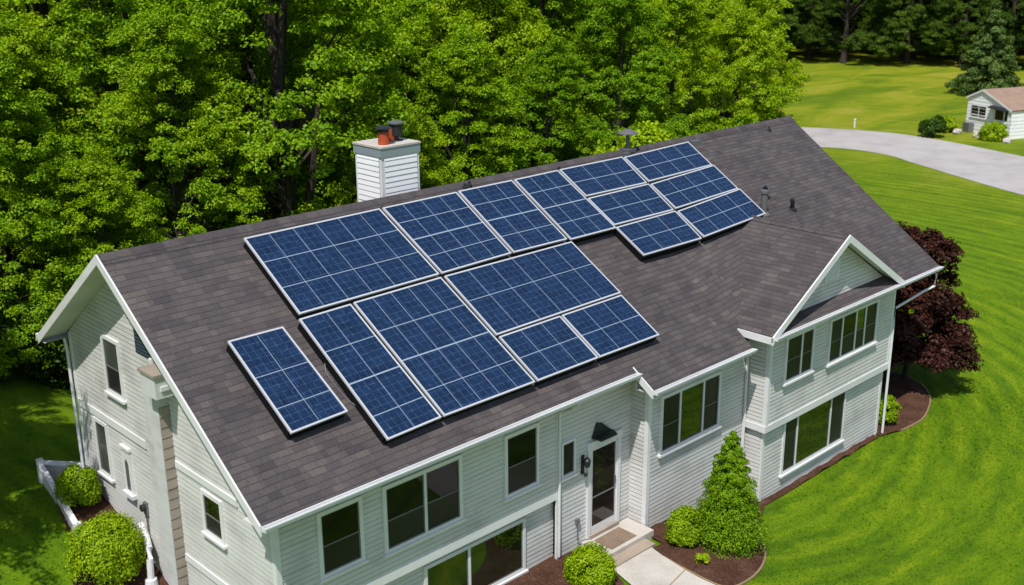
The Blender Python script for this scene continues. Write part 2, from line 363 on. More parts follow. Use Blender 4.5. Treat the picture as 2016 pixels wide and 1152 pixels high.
# joint across the walk is part of the slab: two slabs butt at a dark gap
mb = MB(); a = Vector((7.28, -6.62, ground_z(7.3, -6.6) + 0.054)); b = Vector((8.66, -6.35, ground_z(8.6, -6.4) + 0.054)); d = (b - a).normalized(); nn = Vector((d.y, -d.x, 0)) * 0.012
mb.face([a - nn, b - nn, b + nn, a + nn]); tag(mb.build('walkway_joint', MAT['edge']), 'thin dark joint across the cream walk', 'path joint', kind='structure')

def bed(poly, label, dome=0.07):
    """mulch bed: a finely gridded sheet clipped to a smooth outline, with an edging strip"""
    mb = MB(); x0 = min(p[0] for p in poly); x1 = max(p[0] for p in poly); y0 = min(p[1] for p in poly); y1 = max(p[1] for p in poly)
    c = Vector((sum(p[0] for p in poly) / len(poly), sum(p[1] for p in poly) / len(poly)))
    import bmesh
    bm = bmesh.new(); vs = [bm.verts.new((p[0], p[1], 0)) for p in poly]; bm.faces.new(vs)
    bmesh.ops.triangulate(bm, faces=bm.faces[:])
    for axis_n, lo, hi in (((1, 0, 0), x0, x1), ((0, 1, 0), y0, y1)):
        q = lo + 0.25
        while q < hi:
            co = Vector(axis_n) * q
            bmesh.ops.bisect_plane(bm, geom=bm.verts[:] + bm.edges[:] + bm.faces[:], plane_co=co, plane_no=axis_n); q += 0.25
    for v in bm.verts:
        dmin = min(math.hypot(v.co.x - p[0], v.co.y - p[1]) for p in poly)
        v.co.z = ground_z(v.co.x, v.co.y) + 0.03 + dome * sst(0, 0.5, dmin) + (random.random() - 0.5) * 0.03 * sst(0.05, 0.3, dmin)
    for f in bm.faces:
        f.smooth = True
        if f.normal.z < 0: f.normal_flip()
    me = bpy.data.meshes.new('mulch_bed'); bm.to_mesh(me); bm.free(); me.materials.append(MAT['mulch'])
    o = bpy.data.objects.new('mulch_bed', me); COL.objects.link(o); return tag(o, label, 'mulch bed', kind='stuff')
bedB = [(8.9, -5.32)] + catmull([(8.76, -5.7), (8.68, -6.5), (8.75, -7.3), (9.4, -7.42), (10.2, -7.2), (10.95, -6.75), (11.7, -6.1), (12.3, -5.50), (13.2, -5.40), (14.5, -5.38), (18.5, -5.38)], 5) + [(18.5, -5.1), (12.9, -5.1), (12.9, -4.6), (9.2, -4.6), (9.2, -5.32)]
bed(bedB, 'dark brown mulch bed below the cone shaped evergreen')
bedR = [(18.55, -5.38)] + catmull([(19.3, -5.60), (20.3, -5.66), (21.2, -5.45), (22.2, -5.0), (22.9, -4.3), (23.1, -3.2), (22.2, -0.8), (20.5, 0.2)], 5) + [(18.6, 0.2), (18.6, -5.2)]
bed(bedR, 'dark brown mulch bed under the purple tree')
bedA = [(0.5, -4.0)] + catmull([(0.45, -4.62), (2.5, -4.66), (5.0, -4.75), (6.1, -5.2), (6.7, -5.85), (7.2, -5.95), (7.42, -5.75)], 5) + [(7.58, -5.32), (7.6, -4.0)]
bed(bedA, 'dark brown mulch bed along the lower front wall')
bedL = [(0.6, 3.2), (0.1, 3.75), (-0.2, 3.3)] + catmull([(-0.42, 2.3), (-0.62, 1.3), (-1.0, 0.5), (-0.95, -0.6), (-0.55, -1.6), (0.2, -2.6)], 5) + [(0.6, -2.8)]
bed(bedL, 'dark brown mulch bed along the left gable wall')
for poly, lab in ((bedB, 'tan edging strip of the bed below the cone shaped evergreen'), (bedR, 'tan edging strip of the bed under the purple tree')):
    mb = MB()
    for (a, b) in zip(poly[1:(-5 if poly is bedR else 38)], poly[2:(-4 if poly is bedR else 39)]):
        d = Vector((b[0] - a[0], b[1] - a[1], 0));
        if d.length < 1e-6: continue
        d.normalize(); nn = Vector((d.y, -d.x, 0)) * 0.022; A = Vector((*a, ground_z(*a))); B = Vector((*b, ground_z(*b))); up = Vector((0, 0, 0.045))
        mb.face([A + nn + up, B + nn + up, B - nn + up, A - nn + up]); mb.face([A + nn, B + nn, B + nn + up, A + nn + up]); mb.face([B - nn, A - nn, A - nn + up, B - nn + up])
    tag(mb.build('bed_edging', MAT['edge']), lab, 'edging', kind='structure')

# short grass blades standing on the lawn (beds, walk and house left free)
def grass():
    rg = np.random.default_rng(77); out = []
    for (x0, x1, y0, y1, n) in ((8.5, 24, -13, -5.3, 46000), (18.6, 34, -8, 10, 52000), (34, 52, -4, 18, 26000), (-8, 0.6, -4, 12, 34000)):
        x = rg.uniform(x0, x1, n); y = rg.uniform(y0, y1, n); ok = np.ones(n, bool)
        for poly in (bedB, bedR, bedA, bedL, list(zip([p[0] for p in pl] + [p[0] for p in pr_][::-1], [p[1] for p in pl] + [p[1] for p in pr_][::-1])), rl_poly):
            ins = np.zeros(n, bool); j = len(poly) - 1
            for i in range(len(poly)):
                xi, yi = poly[i]; xj, yj = poly[j]
                if yi != yj: ins ^= ((yi > y) != (yj > y)) & (x < (xj - xi) * (y - yi) / (yj - yi) + xi)
                j = i
            ok &= ~ins
        ok &= ~((x > 0.4) & (x < 18.75) & (y > -5.3) & (y < 3.1))
        out.append(np.stack([x[ok], y[ok]], 1))
    P = np.concatenate(out); n = len(P); z = np.array([ground_z(a, b) for a, b in P])
    a = rg.uniform(0, 6.283, n); h = rg.uniform(0.025, 0.05, n); w = rg.uniform(0.010, 0.020, n); ln = rg.uniform(0.02, 0.07, n); b = rg.uniform(0, 6.283, n)
    base = np.stack([P[:, 0], P[:, 1], z - 0.005], 1); side = np.stack([np.cos(a), np.sin(a), 0 * a], 1) * w[:, None]
    tip = base + np.stack([np.cos(b) * ln, np.sin(b) * ln, h], 1)
    v = np.stack([base - side, base + side, tip], 1).reshape(-1, 3)
    me = bpy.data.meshes.new('grass'); me.vertices.add(3 * n); me.vertices.foreach_set('co', v.astype(np.float32).ravel())
    me.loops.add(3 * n); me.loops.foreach_set('vertex_index', np.arange(3 * n, dtype=np.int32)); me.polygons.add(n); me.polygons.foreach_set('loop_start', np.arange(0, 3 * n, 3, dtype=np.int32))
    me.update(calc_edges=True); me.materials.append(MAT['blade'])
    o = bpy.data.objects.new('grass', me); COL.objects.link(o); tag(o, 'short green grass blades of the lawn', 'grass', kind='stuff')
rl_poly = rl + rr[::-1]
grass()

# ------------------------------------------------------------------ the house
HOUSE = empty('house', (10, -1, 0), 'white clapboard split level house with dark shingle roof carrying blue panels', 'house')
Z3 = Vector((0, 0, 1))
class Plane:
    def __init__(s, o, u): s.o = Vector(o); s.u = Vector(u).normalized(); s.n = s.u.cross(Z3)
    def p(s, u, z, d=0.0): return s.o + s.u * u + s.n * d + Z3 * z
def interval(poly, z):
    xs = []
    for i in range(len(poly)):
        (a, za), (b, zb) = poly[i], poly[(i + 1) % len(poly)]
        if abs(za - zb) < 1e-9:
            if abs(za - z) < 1e-6: xs += [a, b]
            continue
        t = (z - za) / (zb - za)
        if -1e-9 <= t <= 1 + 1e-9: xs.append(a + (b - a) * t)
    return (min(xs), max(xs)) if xs else None
def siding(pl, poly, name='wall', parent=None, mat=None, step=0.098, lip=0.011, dz=0.0):
    mb = MB(); z0 = min(z for _, z in poly); z1 = max(z for _, z in poly); z = z0; rr = random.Random(int(z0 * 100) + len(poly))
    while z < z1 - 0.01:
        zt = min(z + step, z1); a = interval(poly, z + 1e-5); b = interval(poly, zt - 1e-5)
        if a and b:
            l = lip * (0.85 + 0.3 * rr.random())
            g = min(0.013, (zt - z) * 0.3)
            mb.face([pl.p(a[0], z, l), pl.p(a[1], z, l), pl.p(b[1], zt - g, l * 0.35), pl.p(b[0], zt - g, l * 0.35)])
            mb.face([pl.p(a[0], z, -0.03), pl.p(a[1], z, -0.03), pl.p(a[1], z, l), pl.p(a[0], z, l)])
            mb.face([pl.p(b[0], zt - g, l * 0.35), pl.p(b[1], zt - g, l * 0.35), pl.p(b[1], zt - g, -0.03), pl.p(b[0], zt - g, -0.03)])
            mb.face([pl.p(b[0], zt - g, -0.03), pl.p(b[1], zt - g, -0.03), pl.p(b[1], zt, -0.03), pl.p(b[0], zt, -0.03)])
        z += step
    return mb.build(name, mat or MAT['siding'], parent or HOUSE)
def rect(u0, u1, z0, z1): return [(u0, z0), (u1, z0), (u1, z1), (u0, z1)]
def pbox(mb, pl, u0, u1, z0, z1, d0, d1): mb.obox(pl.p(u0, z0, d0), pl.u, Z3, pl.n, u1 - u0, z1 - z0, d1 - d0)

def window(pl, u0, u1, z0, z1, splits=(), kinds=None, sash=True, cas=0.075, parent=None, label=None, sashes=None):
    """casing (the window itself) > pane per light, sash rails, sill"""
    par = parent or HOUSE; mb = MB(); d = 0.045
    pbox(mb, pl, u0, u0 + cas, z0, z1, 0.002, d); pbox(mb, pl, u1 - cas, u1, z0, z1, 0.002, d)
    pbox(mb, pl, u0 + cas, u1 - cas, z1 - cas, z1, 0.002, d - 0.002); pbox(mb, pl, u0 + cas, u1 - cas, z0, z0 + cas * 0.8, 0.002, d - 0.002)
    a0, a1, b0, b1 = u0 + cas, u1 - cas, z0 + cas * 0.8, z1 - cas
    ed = [a0] + list(splits) + [a1]
    for s in splits: pbox(mb, pl, s - 0.028, s + 0.028, b0, b1, 0.002, d - 0.006)
    w = mb.build('window', MAT['trim'], par)
    if label: w['label'] = label
    kinds = kinds or ['glass'] * (len(ed) - 1)
    sb = MB(); anys = False
    for i in range(len(ed) - 1):
        p0 = ed[i] + (0.028 if i else 0); p1 = ed[i + 1] - (0.028 if i < len(ed) - 2 else 0)
        dbl = (sashes[i] if sashes else sash); zm = b0 + (b1 - b0) * 0.47
        for (za, zb, mt_) in (((b0, zm, 'screen'), (zm, b1, kinds[i])) if dbl else ((b0, b1, kinds[i]),)):
            q = MB(); q.face([pl.p(p0, za, 0.018), pl.p(p1, za, 0.018), pl.p(p1, zb, 0.018), pl.p(p0, zb, 0.018)], [(0, 0), (1, 0), (1, 1), (0, 1)])
            q.build('pane', MAT[mt_], w)
        fw = 0.024
        pbox(sb, pl, p0, p0 + fw, b0, b1, 0.012, 0.030); pbox(sb, pl, p1 - fw, p1, b0, b1, 0.012, 0.030)
        pbox(sb, pl, p0 + fw, p1 - fw, b0, b0 + fw, 0.012, 0.029); pbox(sb, pl, p0 + fw, p1 - fw, b1 - fw, b1, 0.012, 0.029)
        if (sashes[i] if sashes else sash):
            pbox(sb, pl, p0 + fw, p1 - fw, zm - 0.011, zm + 0.011, 0.012, 0.028)
    sb.build('sash', MAT['sashm'], w)
    s2 = MB(); pbox(s2, pl, u0 - 0.04, u1 + 0.04, z0 - 0.05, z0 - 0.001, 0.002, 0.085); s2.build('sill', MAT['trim'], w)
    return w
MAT['sashm'] = m_paint('sash_paint', (0.16, 0.16, 0.155), 0.1, 0.45)

SL, SR = 0.7024, 0.587
def slope(x):
    t = min(1, max(0, (x - 12.48) / 3.0)); return SL * (1 - t) + SR * t
XA, XB, XW0, XWR, XW1, ZW, ZE = 8.89, 12.42, 12.47, 15.50, 18.50, 5.676, 3.89
YA, YB, YC = -4.75, -5.17, -5.62          # eave lines
WA, WB, WC = -4.25, -4.72, -5.30          # wall planes
WL = 0.50                                 # left gable wall plane
def rz(x, y): return 7.2 - slope(x) * (-y)

# --- roof
mb = MB()
def strip(x0, x1, ya, yb, sf=None, n=1):
    m_ = n
    for i in range(n):
        for j in range(m_):
            a, b = x0 + (x1 - x0) * i / n, x0 + (x1 - x0) * (i + 1) / n
            c, d = ya + (yb - ya) * j / m_, ya + (yb - ya) * (j + 1) / m_
            sa, sb_ = (slope(a), slope(b)) if sf is None else (sf, sf)
            P = [(a, d, 7.2 + sa * d), (b, d, 7.2 + sb_ * d), (b, c, 7.2 + sb_ * c), (a, c, 7.2 + sa * c)]
            mb.face(P, [(a, d * 1.2), (b, d * 1.2), (b, c * 1.2), (a, c * 1.2)], n > 1)
strip(0, XA, 0, YA); strip(XA, XB, 0, YB); strip(XB, 15.5, 0, -4.9, None, 24)
P = [(XW0 + 0.06, YC), (15.5, YC), (15.5, -5.32), (12.86, -5.32)]; mb.face([(x, y, 7.2 + SR * y) for x, y in P], [(x, y * 1.2) for x, y in P])
mb.face([(15.5, YC, 7.2 + SR * YC), (20.46, YC, 7.2 + SR * YC), (21.6, 0, 7.2), (15.5, 0, 7.2)], [(15.5, YC * 1.2), (20.46, YC * 1.2), (21.6, 0), (15.5, 0)])
mb.face([(0, 0, 7.2), (21.6, 0, 7.2), (21.6, 3.25, 4.917), (0, 3.25, 4.917)], [(0, 0), (21.6, 0), (21.6, 3.97), (0, 3.97)])
roof = mb.build('roof', MAT['shingle'], HOUSE)
m = roof.modifiers.new('weld', 'WELD'); m.merge_threshold = 0.001
m = roof.modifiers.new('thick', 'SOLIDIFY'); m.thickness = 0.07; m.offset = -1
# ridge cap of overlapping tabs
mb = MB(); x = 0.0
rr = random.Random(3)
while x < 21.58:
    x1 = min(x + 0.30, 21.6)
    for sgn, s in ((-1, SL), (1, SL)):
        sl_ = slope(x) if sgn < 0 else SL; w = 0.21
        hi = 0.016; lo = 0.010
        q = [(x, 0, 7.2 + hi), (x1 + 0.02, 0, 7.2 + lo), (x1 + 0.02, sgn * w, 7.2 - sl_ * w + lo), (x, sgn * w, 7.2 - sl_ * w + hi)]
        o = rr.random() * 7
        uv = [(o, 0.02), (o + 0.3, 0.02), (o + 0.3, 0.15), (o, 0.15)]
        if sgn > 0: q.reverse()
        mb.face(q, uv); e = [(x, 0, 7.2), (x, sgn * w, 7.2 - sl_ * w), q[3] if sgn < 0 else q[0], q[0] if sgn < 0 else q[3]]
        mb.face(e, uv)
    x += 0.30
mb.build('ridge_cap', MAT['shingle'], roof)
# --- wing roof
mb = MB()
def wz(x): return ZW - abs(x - XWR) * (ZW - ZE) / (XWR - XW0)
Lp = [(XW0, -4.35), (XW0, YC), (XWR, YC), (XWR, -2.2)]
mb.face([(x, y, wz(x)) for x, y in Lp], [(y + 3, -abs(x - XWR) * 1.16) for x, y in Lp])
Rp = [(XWR, -2.2), (XWR, YC), (XW1, YC), (XW1, -5.42)]
mb.face([(x, y, wz(x)) for x, y in Rp], [(y + 11, -abs(x - XWR) * 1.16) for x, y in Rp])
wr = mb.build('wing_roof', MAT['shingle'], HOUSE); m = wr.modifiers.new('thick', 'SOLIDIFY'); m.thickness = 0.06; m.offset = -1
mb = MB(); y = YC
while y < -2.3:
    for sg in (-1, 1):
        w = 0.15; q = [(XWR, y, ZW + 0.012), (XWR, y + 0.3, ZW + 0.03), (XWR + sg * w, y + 0.3, wz(XWR + w) + 0.03), (XWR + sg * w, y, wz(XWR + w) + 0.012)]
        if sg < 0: q.reverse()
        o = rr.random() * 5; mb.face(q, [(o, 0.02), (o + 0.3, 0.02), (o + 0.3, 0.15), (o, 0.15)])
    y += 0.3
mb.build('ridge_cap', MAT['shingle'], wr)

# --- walls of lap siding
front = Plane((0, WA, 0), (1, 0, 0)); lower = Plane((0, WA + 0.12, 0), (1, 0, 0)); bw = Plane((0, WB, 0), (1, 0, 0))
wing = Plane((0, WC, 0), (1, 0, 0)); wlow = Plane((0, WC + 0.10, 0), (1, 0, 0)); left = Plane((WL, 0, 0), (0, -1, 0))
siding(front, rect(WL, 7.06, 1.62, 3.78)); siding(lower, rect(WL + 0.05, 7.06, -0.1, 1.52)); siding(front, rect(7.06, 9.34, -0.1, 3.78))
siding(Plane((9.34, 0, 0), (0, -1, 0)), rect(-WA, -WB, -0.15, 3.55)); siding(bw, rect(9.34, 12.97, -0.4, 3.50))
siding(Plane((12.95, 0, 0), (0, -1, 0)), rect(-WB - 0.2, -WC, 1.50, 3.80)); siding(Plane((13.02, 0, 0), (0, -1, 0)), rect(-WB - 0.2, -WC - 0.1, -0.7, 1.40))
siding(wing, rect(12.95, 18.72, 1.50, 3.80)); siding(wlow, rect(13.02, 18.66, -0.75, 1.40))
siding(wing, [(13.0, 4.06), (18.0, 4.06), (XWR, 5.56)])
siding(left, [(-3.0, 0.0), (-WA, 0.0), (-WA, 7.08 - SL * -WA - 0.02), (0, 7.09), (-3.0, 7.08 - SL * 3.0 - 0.02)])
siding(Plane((18.60, 0, 0), (0, 1, 0)), [(WC + 0.115, -0.8), (3.0, -0.8), (3.0, 4.9), (0, 7.05), (WC + 0.115, 4.05)])
siding(Plane((0, 3.0, 0), (-1, 0, 0)), rect(-18.72, -WL, -0.8, 4.95))

# --- boards
mb = MB(); pbox(mb, front, WL - 0.02, 7.06, 1.47, 1.63, -0.14, 0.028); mb.build('band_board', MAT['trim'], HOUSE)
mb = MB(); pbox(mb, wing, 12.91, 18.75, 1.34, 1.51, -0.12, 0.030); mb.obox((12.918, WC, 1.342), (0, 1, 0), (1, 0, 0), (0, 0, 1), 0.6, 0.10, 0.166); mb.build('band_board', MAT['trim'], HOUSE)
def corner_board(pl, u, z0, z1, w=0.10, d=0.024, par=None):
    mb = MB(); pbox(mb, pl, u - w / 2, u + w / 2, z0, z1, -0.02, d); return mb.build('corner_board', MAT['trim'], par or HOUSE)
corner_board(front, WL + 0.03, 1.63, 3.70); corner_board(front, 7.06, 0.05, 3.71, 0.09, 0.03); corner_board(lower, WL + 0.08, 0.0, 1.47)
corner_board(bw, 9.37, -0.2, 3.48, 0.11, 0.026); corner_board(wing, 12.985, 1.51, 3.75); corner_board(wing, 18.69, 1.51, 3.75); corner_board(wlow, 13.06, -0.6, 1.34); corner_board(wlow, 18.62, -0.7, 1.34)
corner_board(left, -WA - 0.03, 0.0, 4.05); corner_board(left, -2.96, 1.2, 4.9); corner_board(Plane((9.34, 0, 0), (0, -1, 0)), -WB - 0.03, -0.15, 3.48, 0.10, 0.026)
corner_board(Plane((12.95, 0, 0), (0, -1, 0)), -WC - 0.03, 1.51, 3.78); corner_board(bw, 12.90, -0.3, 3.48, 0.07)
corner_board(wing, 13.1, 3.76, 3.9, 0.1)

# --- soffits, fascias, gutters
def gutter_run(x0, x1, y, z, name='gutter'):
    g = MB(); g.box((x0, y - 0.118, z - 0.075), (x1, y - 0.108, z - 0.005)); g.box((x0, y - 0.108, z - 0.077), (x1, y - 0.024, z - 0.066)); g.box((x0, y - 0.140, z - 0.016), (x1, y - 0.119, z + 0.004))
    for xx in (x0, x1): g.box((xx - 0.004, y - 0.116, z - 0.072), (xx + 0.004, y - 0.026, z - 0.006))
    g.build(name, MAT['gutter'], HOUSE)
def fascia(x0, x1, y, z, wall_y, zs):
    f = MB(); f.box((x0, y - 0.022, zs - 0.02), (x1, y, z - 0.01)); f.build('fascia', MAT['trim'], HOUSE)
    s = MB(); s.box((x0 + 0.01, y, zs - 0.012), (x1 - 0.01, wall_y + 0.04, zs)); s.build('soffit', MAT['soffit'], HOUSE)
fascia(0.0, XA, YA, rz(5, YA), WA, 3.775); gutter_run(0.0, XA, YA, rz(5, YA))
fascia(XA, XB, YB, rz(9, YB), WB, 3.48); gutter_run(XA, XB, YB, rz(9, YB))
fascia(XW0, 20.46, YC, 7.2 + SR * YC, WC, 3.80); gutter_run(XW0 + 0.05, 20.46, YC, 7.2 + SR * YC)
def rake(p0, p1, name='bargeboard', h=0.17, side=(-1, 0, 0), t=0.03, drop=0.012):
    """board under a sloping roof edge"""
    a, b = Vector(p0), Vector(p1); k = MB(); S = Vector(side) * t; up = Vector((0, 0, drop)); dn = Vector((0, 0, -h))
    k.prism([a + up, b + up, b + dn, a + dn], S); return k.build(name, MAT['trim'], HOUSE)
rake((0, YA - 0.02, 7.2 + SL * YA), (0, 0, 7.2)); rake((0, 0, 7.2), (0, 3.27, 7.2 - SL * 3.27))
rake((XA, YB - 0.02, rz(8, YB)), (XA, YA + 0.1, rz(8, YA + 0.1)))
rake((20.46, YC - 0.02, 7.2 + SR * YC), (21.6, 0, 7.2), side=(-1, 0, 0), drop=-0.075)
rake((XW0, YC, ZE), (XWR, YC, ZW), side=(0, -1, 0), t=0.035); rake((XWR, YC, ZW), (XW1, YC, ZE), side=(0, -1, 0), t=0.035)
rake((XW0, YC, ZE), (XW0, -4.72, ZE), h=0.14)
mb = MB(); mb.face([(XW0, YC, ZE - 0.14), (XW0, -4.7, ZE - 0.14), (12.96, -4.7, ZE - 0.14), (12.96, YC, ZE - 0.14)]); mb.build('soffit', MAT['soffit'], HOUSE)
# rake soffits: left gable (both slopes), wing gable
mb = MB()
for ya, yb in ((YA, 0), (0, 3.25)):
    za, zb = 7.2 - SL * abs(ya) - 0.13, 7.2 - SL * abs(yb) - 0.13
    mb.face([(0, ya, za), (0, yb, zb), (WL, yb, zb), (WL, ya, za)])
mb.face([(0, 3.26, 4.80), (0, 3.0, 4.80), (20, 3.0, 4.80), (20, 3.26, 4.80)])
mb.build('soffit', MAT['soffit'], HOUSE)
mb = MB()
for xa, xb in ((XW0 + 0.05, XWR), (XWR, XW1 - 0.05)):
    mb.face([(xa, YC, wz(xa) - 0.10), (xb, YC, wz(xb) - 0.10), (xb, WC, wz(xb) - 0.10), (xa, WC, wz(xa) - 0.10)])
mb.build('soffit', MAT['soffit'], HOUSE)
mb = MB(); mb.box((0, 3.25, 4.78), (21, 3.275, 4.91)); mb.build('fascia', MAT['trim'], HOUSE)
mb = MB(); mb.box((-0.02, 3.28, 4.80), (21, 3.38, 4.92)); mb.build('gutter', MAT['gutter'], HOUSE)
# closed return under the step in the eave
mb = MB(); mb.face([(XA + 0.01, YA + 0.02, 3.62), (XA + 0.01, YB, 3.43), (9.36, YB, 3.43), (9.36, YA + 0.02, 3.62)]); mb.box((XA + 0.02, WB, 3.43), (9.35, WB + 0.02, 3.75)); mb.build('soffit', MAT['soffit'], HOUSE)
# downspouts
def downspout(pts, w=0.035, name='downspout'):
    k = MB(); k.tube(pts, w, 6); return k.build(name, MAT['gutter'], HOUSE)
downspout([(20.2, YC - 0.07, 3.75), (20.2, YC - 0.05, 3.40), (19.9, YC + 0.1, 3.28), (18.80, WC - 0.02, 3.02), (18.76, WC - 0.03, 2.6), (18.76, WC - 0.03, -0.55)])
downspout([(0.42, 3.08, 4.8), (0.44, 3.06, 4.5), (0.44, 3.06, 1.6)]); downspout([(12.32, YB - 0.06, 3.5), (12.5, YB + 0.1, 3.35), (12.86, WB - 0.05, 3.15), (12.88, WB - 0.05, -0.3)])
downspout([(7.06, YA - 0.07, 3.72), (7.06, YA + 0.1, 3.6), (7.06, WA - 0.06, 3.4), (7.06, WA - 0.06, 0.15)], 0.03)

# --- windows of the front
window(front, 1.30, 2.22, 2.15, 3.38); window(front, 2.65, 4.48, 2.06, 3.37, [3.60]); window(front, 5.56, 6.50, 2.04, 3.36)
window(lower, 3.60, 6.23, 0.15, 1.34, [4.72], ['mirror', 'mirror'], sash=False)
window(front, 7.14, 7.56, 1.90, 2.68, (), ['screen'], sash=False, cas=0.05)
window(bw, 9.72, 11.88, 1.70, 3.06, [10.40, 11.24], ['screen', 'mirror', 'screen'], sashes=[True, False, True])
window(wing, 13.56, 14.79, 2.40, 3.56, [14.26], ['screen', 'screen']); window(wing, 15.48, 17.84, 2.34, 3.52, [16.09, 16.75, 17.21], ['screen', 'glass', 'mirror', 'screen'])
window(wlow, 13.88, 16.77, -0.12, 1.33, [14.50, 16.05], ['screen', 'mirror', 'screen'], sash=False)
mb = MB(); pbox(mb, wing, 15.05, 15.70, 4.55, 5.02, 0.002, 0.03)
for i in range(8): pbox(mb, wing, 15.09, 15.66, 4.58 + i * 0.054, 4.60 + i * 0.054, 0.03, 0.045)
mb.build('gable_vent', MAT['trim'], HOUSE)
# --- windows and trim of the left gable
window(left, -1.42, -0.68, 4.13, 5.30, (), ['reflectionglass'], label='tall upper window of the left gable'); window(left, -2.28, -1.68, 2.12, 3.32, (), ['reflectionglass'], sash=False); window(left, 1.98, 2.68, 2.47, 3.30, (), ['glass'])
for q in ((-2.97, -0.02, 3.36, 3.52), (1.12, 3.2, 3.40, 3.53), (1.12, 4.2, 1.52, 1.66)):
    mb = MB(); pbox(mb, left, *q, 0.002, 0.035); mb.build('band_board', MAT['trim'], HOUSE)
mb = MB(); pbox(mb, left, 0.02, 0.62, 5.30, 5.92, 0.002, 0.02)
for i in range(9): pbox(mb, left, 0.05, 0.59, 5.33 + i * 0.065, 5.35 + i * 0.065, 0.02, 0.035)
mb.build('gable_shade', MAT['wallshade'], HOUSE)  # added slatted panel imitating a dark shadow shape below the rake
mb = MB(); pbox(mb, left, -1.08, -0.74, 2.14, 3.06, 0.002, 0.05); pbox(mb, left, -1.12, -0.70, 2.06, 2.14, 0.002, 0.11); pbox(mb, left, -1.10, -0.72, 3.06, 3.12, 0.002, 0.08)
nw = mb.build('window', MAT['trim'], HOUSE); nw['label'] = 'narrow arched niche window with white surround'
mb = MB(); mb.face([left.p(-0.98, 2.2, 0.054), left.p(-0.84, 2.2, 0.054), left.p(-0.84, 2.78, 0.054), left.p(-0.91, 2.86, 0.054), left.p(-0.98, 2.78, 0.054)]); mb.build('pane', MAT['steel'], nw)

# --- chimney stack on the left gable with a boxed top
mb = MB(); mb.box((0.29, -1.08, -0.1), (WL, -0.74, 4.72)); cb = mb.build('chimney_breast', MAT['stucco'], HOUSE)
tp = Plane((0, -1.08, 0), (1, 0, 0))
siding(tp, rect(0.29, WL, 0.0, 4.6), 'side_cladding', cb, MAT['tan'], 0.2, 0.018)
mb = MB(); pbox(mb, left, 0.10, 0.74, 0.0, 4.95, 0.002, 0.022); mb.build('stucco_panel', MAT['stucco'], cb)
mb = MB(); mb.box((0.08, -1.50, 4.92), (0.46, -0.98, 5.32)); hood = mb.build('vent_box', MAT['soffit'], cb, 0.01)
mb = MB(); mb.box((0.05, -1.53, 5.32), (0.49, -0.95, 5.37)); mb.build('vent_cap', MAT['tan'], cb, 0.01)
mb = MB(); mb.box((0.17, -1.502, 5.06), (0.37, -1.53, 5.14)); mb.build('vent_louvre', MAT['trim'], cb)
mb = MB(); mb.tube([(0.45, -0.80, 4.9), (0.40, -0.78, 5.40)], 0.05, 8); mb.build('flue_pipe', MAT['trim'], cb)

# --- chimney behind the ridge
ch = MB(); ch.box((6.66, 0.62, 5.5), (7.70, 1.55, 7.9)); chim = ch.build('chimney', MAT['trim'], HOUSE)
siding(Plane((0, 0.615, 0), (1, 0, 0)), rect(6.73, 7.63, 6.4, 7.88), 'cladding', chim, MAT['white'], 0.118, 0.016)
siding(Plane((6.655, 0, 0), (0, -1, 0)), rect(-1.48, -0.69, 6.4, 7.88), 'cladding', chim, MAT['white'], 0.118, 0.016)
mb = MB(); mb.box((6.635, 0.595, 7.90), (7.725, 1.575, 8.085)); mb.build('flashing', MAT['galv'], chim)
mb = MB(); mb.box((6.62, 0.58, 8.085), (7.74, 1.59, 8.125)); mb.build('crown', MAT['concrete'], chim, 0.008)
for px, py, h in ((6.93, 0.86, 0.27), (7.30, 1.12, 0.30)):
    mb = MB(); mb.lathe((px, py, 8.125), [(0.0, 0), (0.125, 0), (0.118, h), (0.105, h), (0.105, h - 0.1), (0.0, h - 0.1)]); cp = mb.build('chimney_pot', MAT['terracotta'], chim)
mb = MB(); mb.lathe((6.93, 0.86, 8.395), [(0.12, 0.0), (0.12, 0.07), (0.185, 0.075), (0.185, 0.09), (0.0, 0.16)]); mb.build('pot_cowl', MAT['dark'], chim)
mb = MB(); mb.lathe((7.42, 1.05, 8.125), [(0.16, 0), (0.16, 0.015), (0.07, 0.03), (0.07, 0.12), (0.15, 0.13), (0.15, 0.38), (0.0, 0.38)]); mb.build('flue', MAT['dark'], chim)
mb = MB(); mb.lathe((7.42, 1.05, 8.505), [(0.0, 0), (0.19, 0.0), (0.19, 0.03), (0.0, 0.05)]); mb.build('flue_cap', MAT['steel'], chim)
mb = MB(); mb.box((7.0, 0.98, 8.126), (7.06, 1.04, 8.32)); mb.build('lightning_bracket', MAT['steel'], chim)

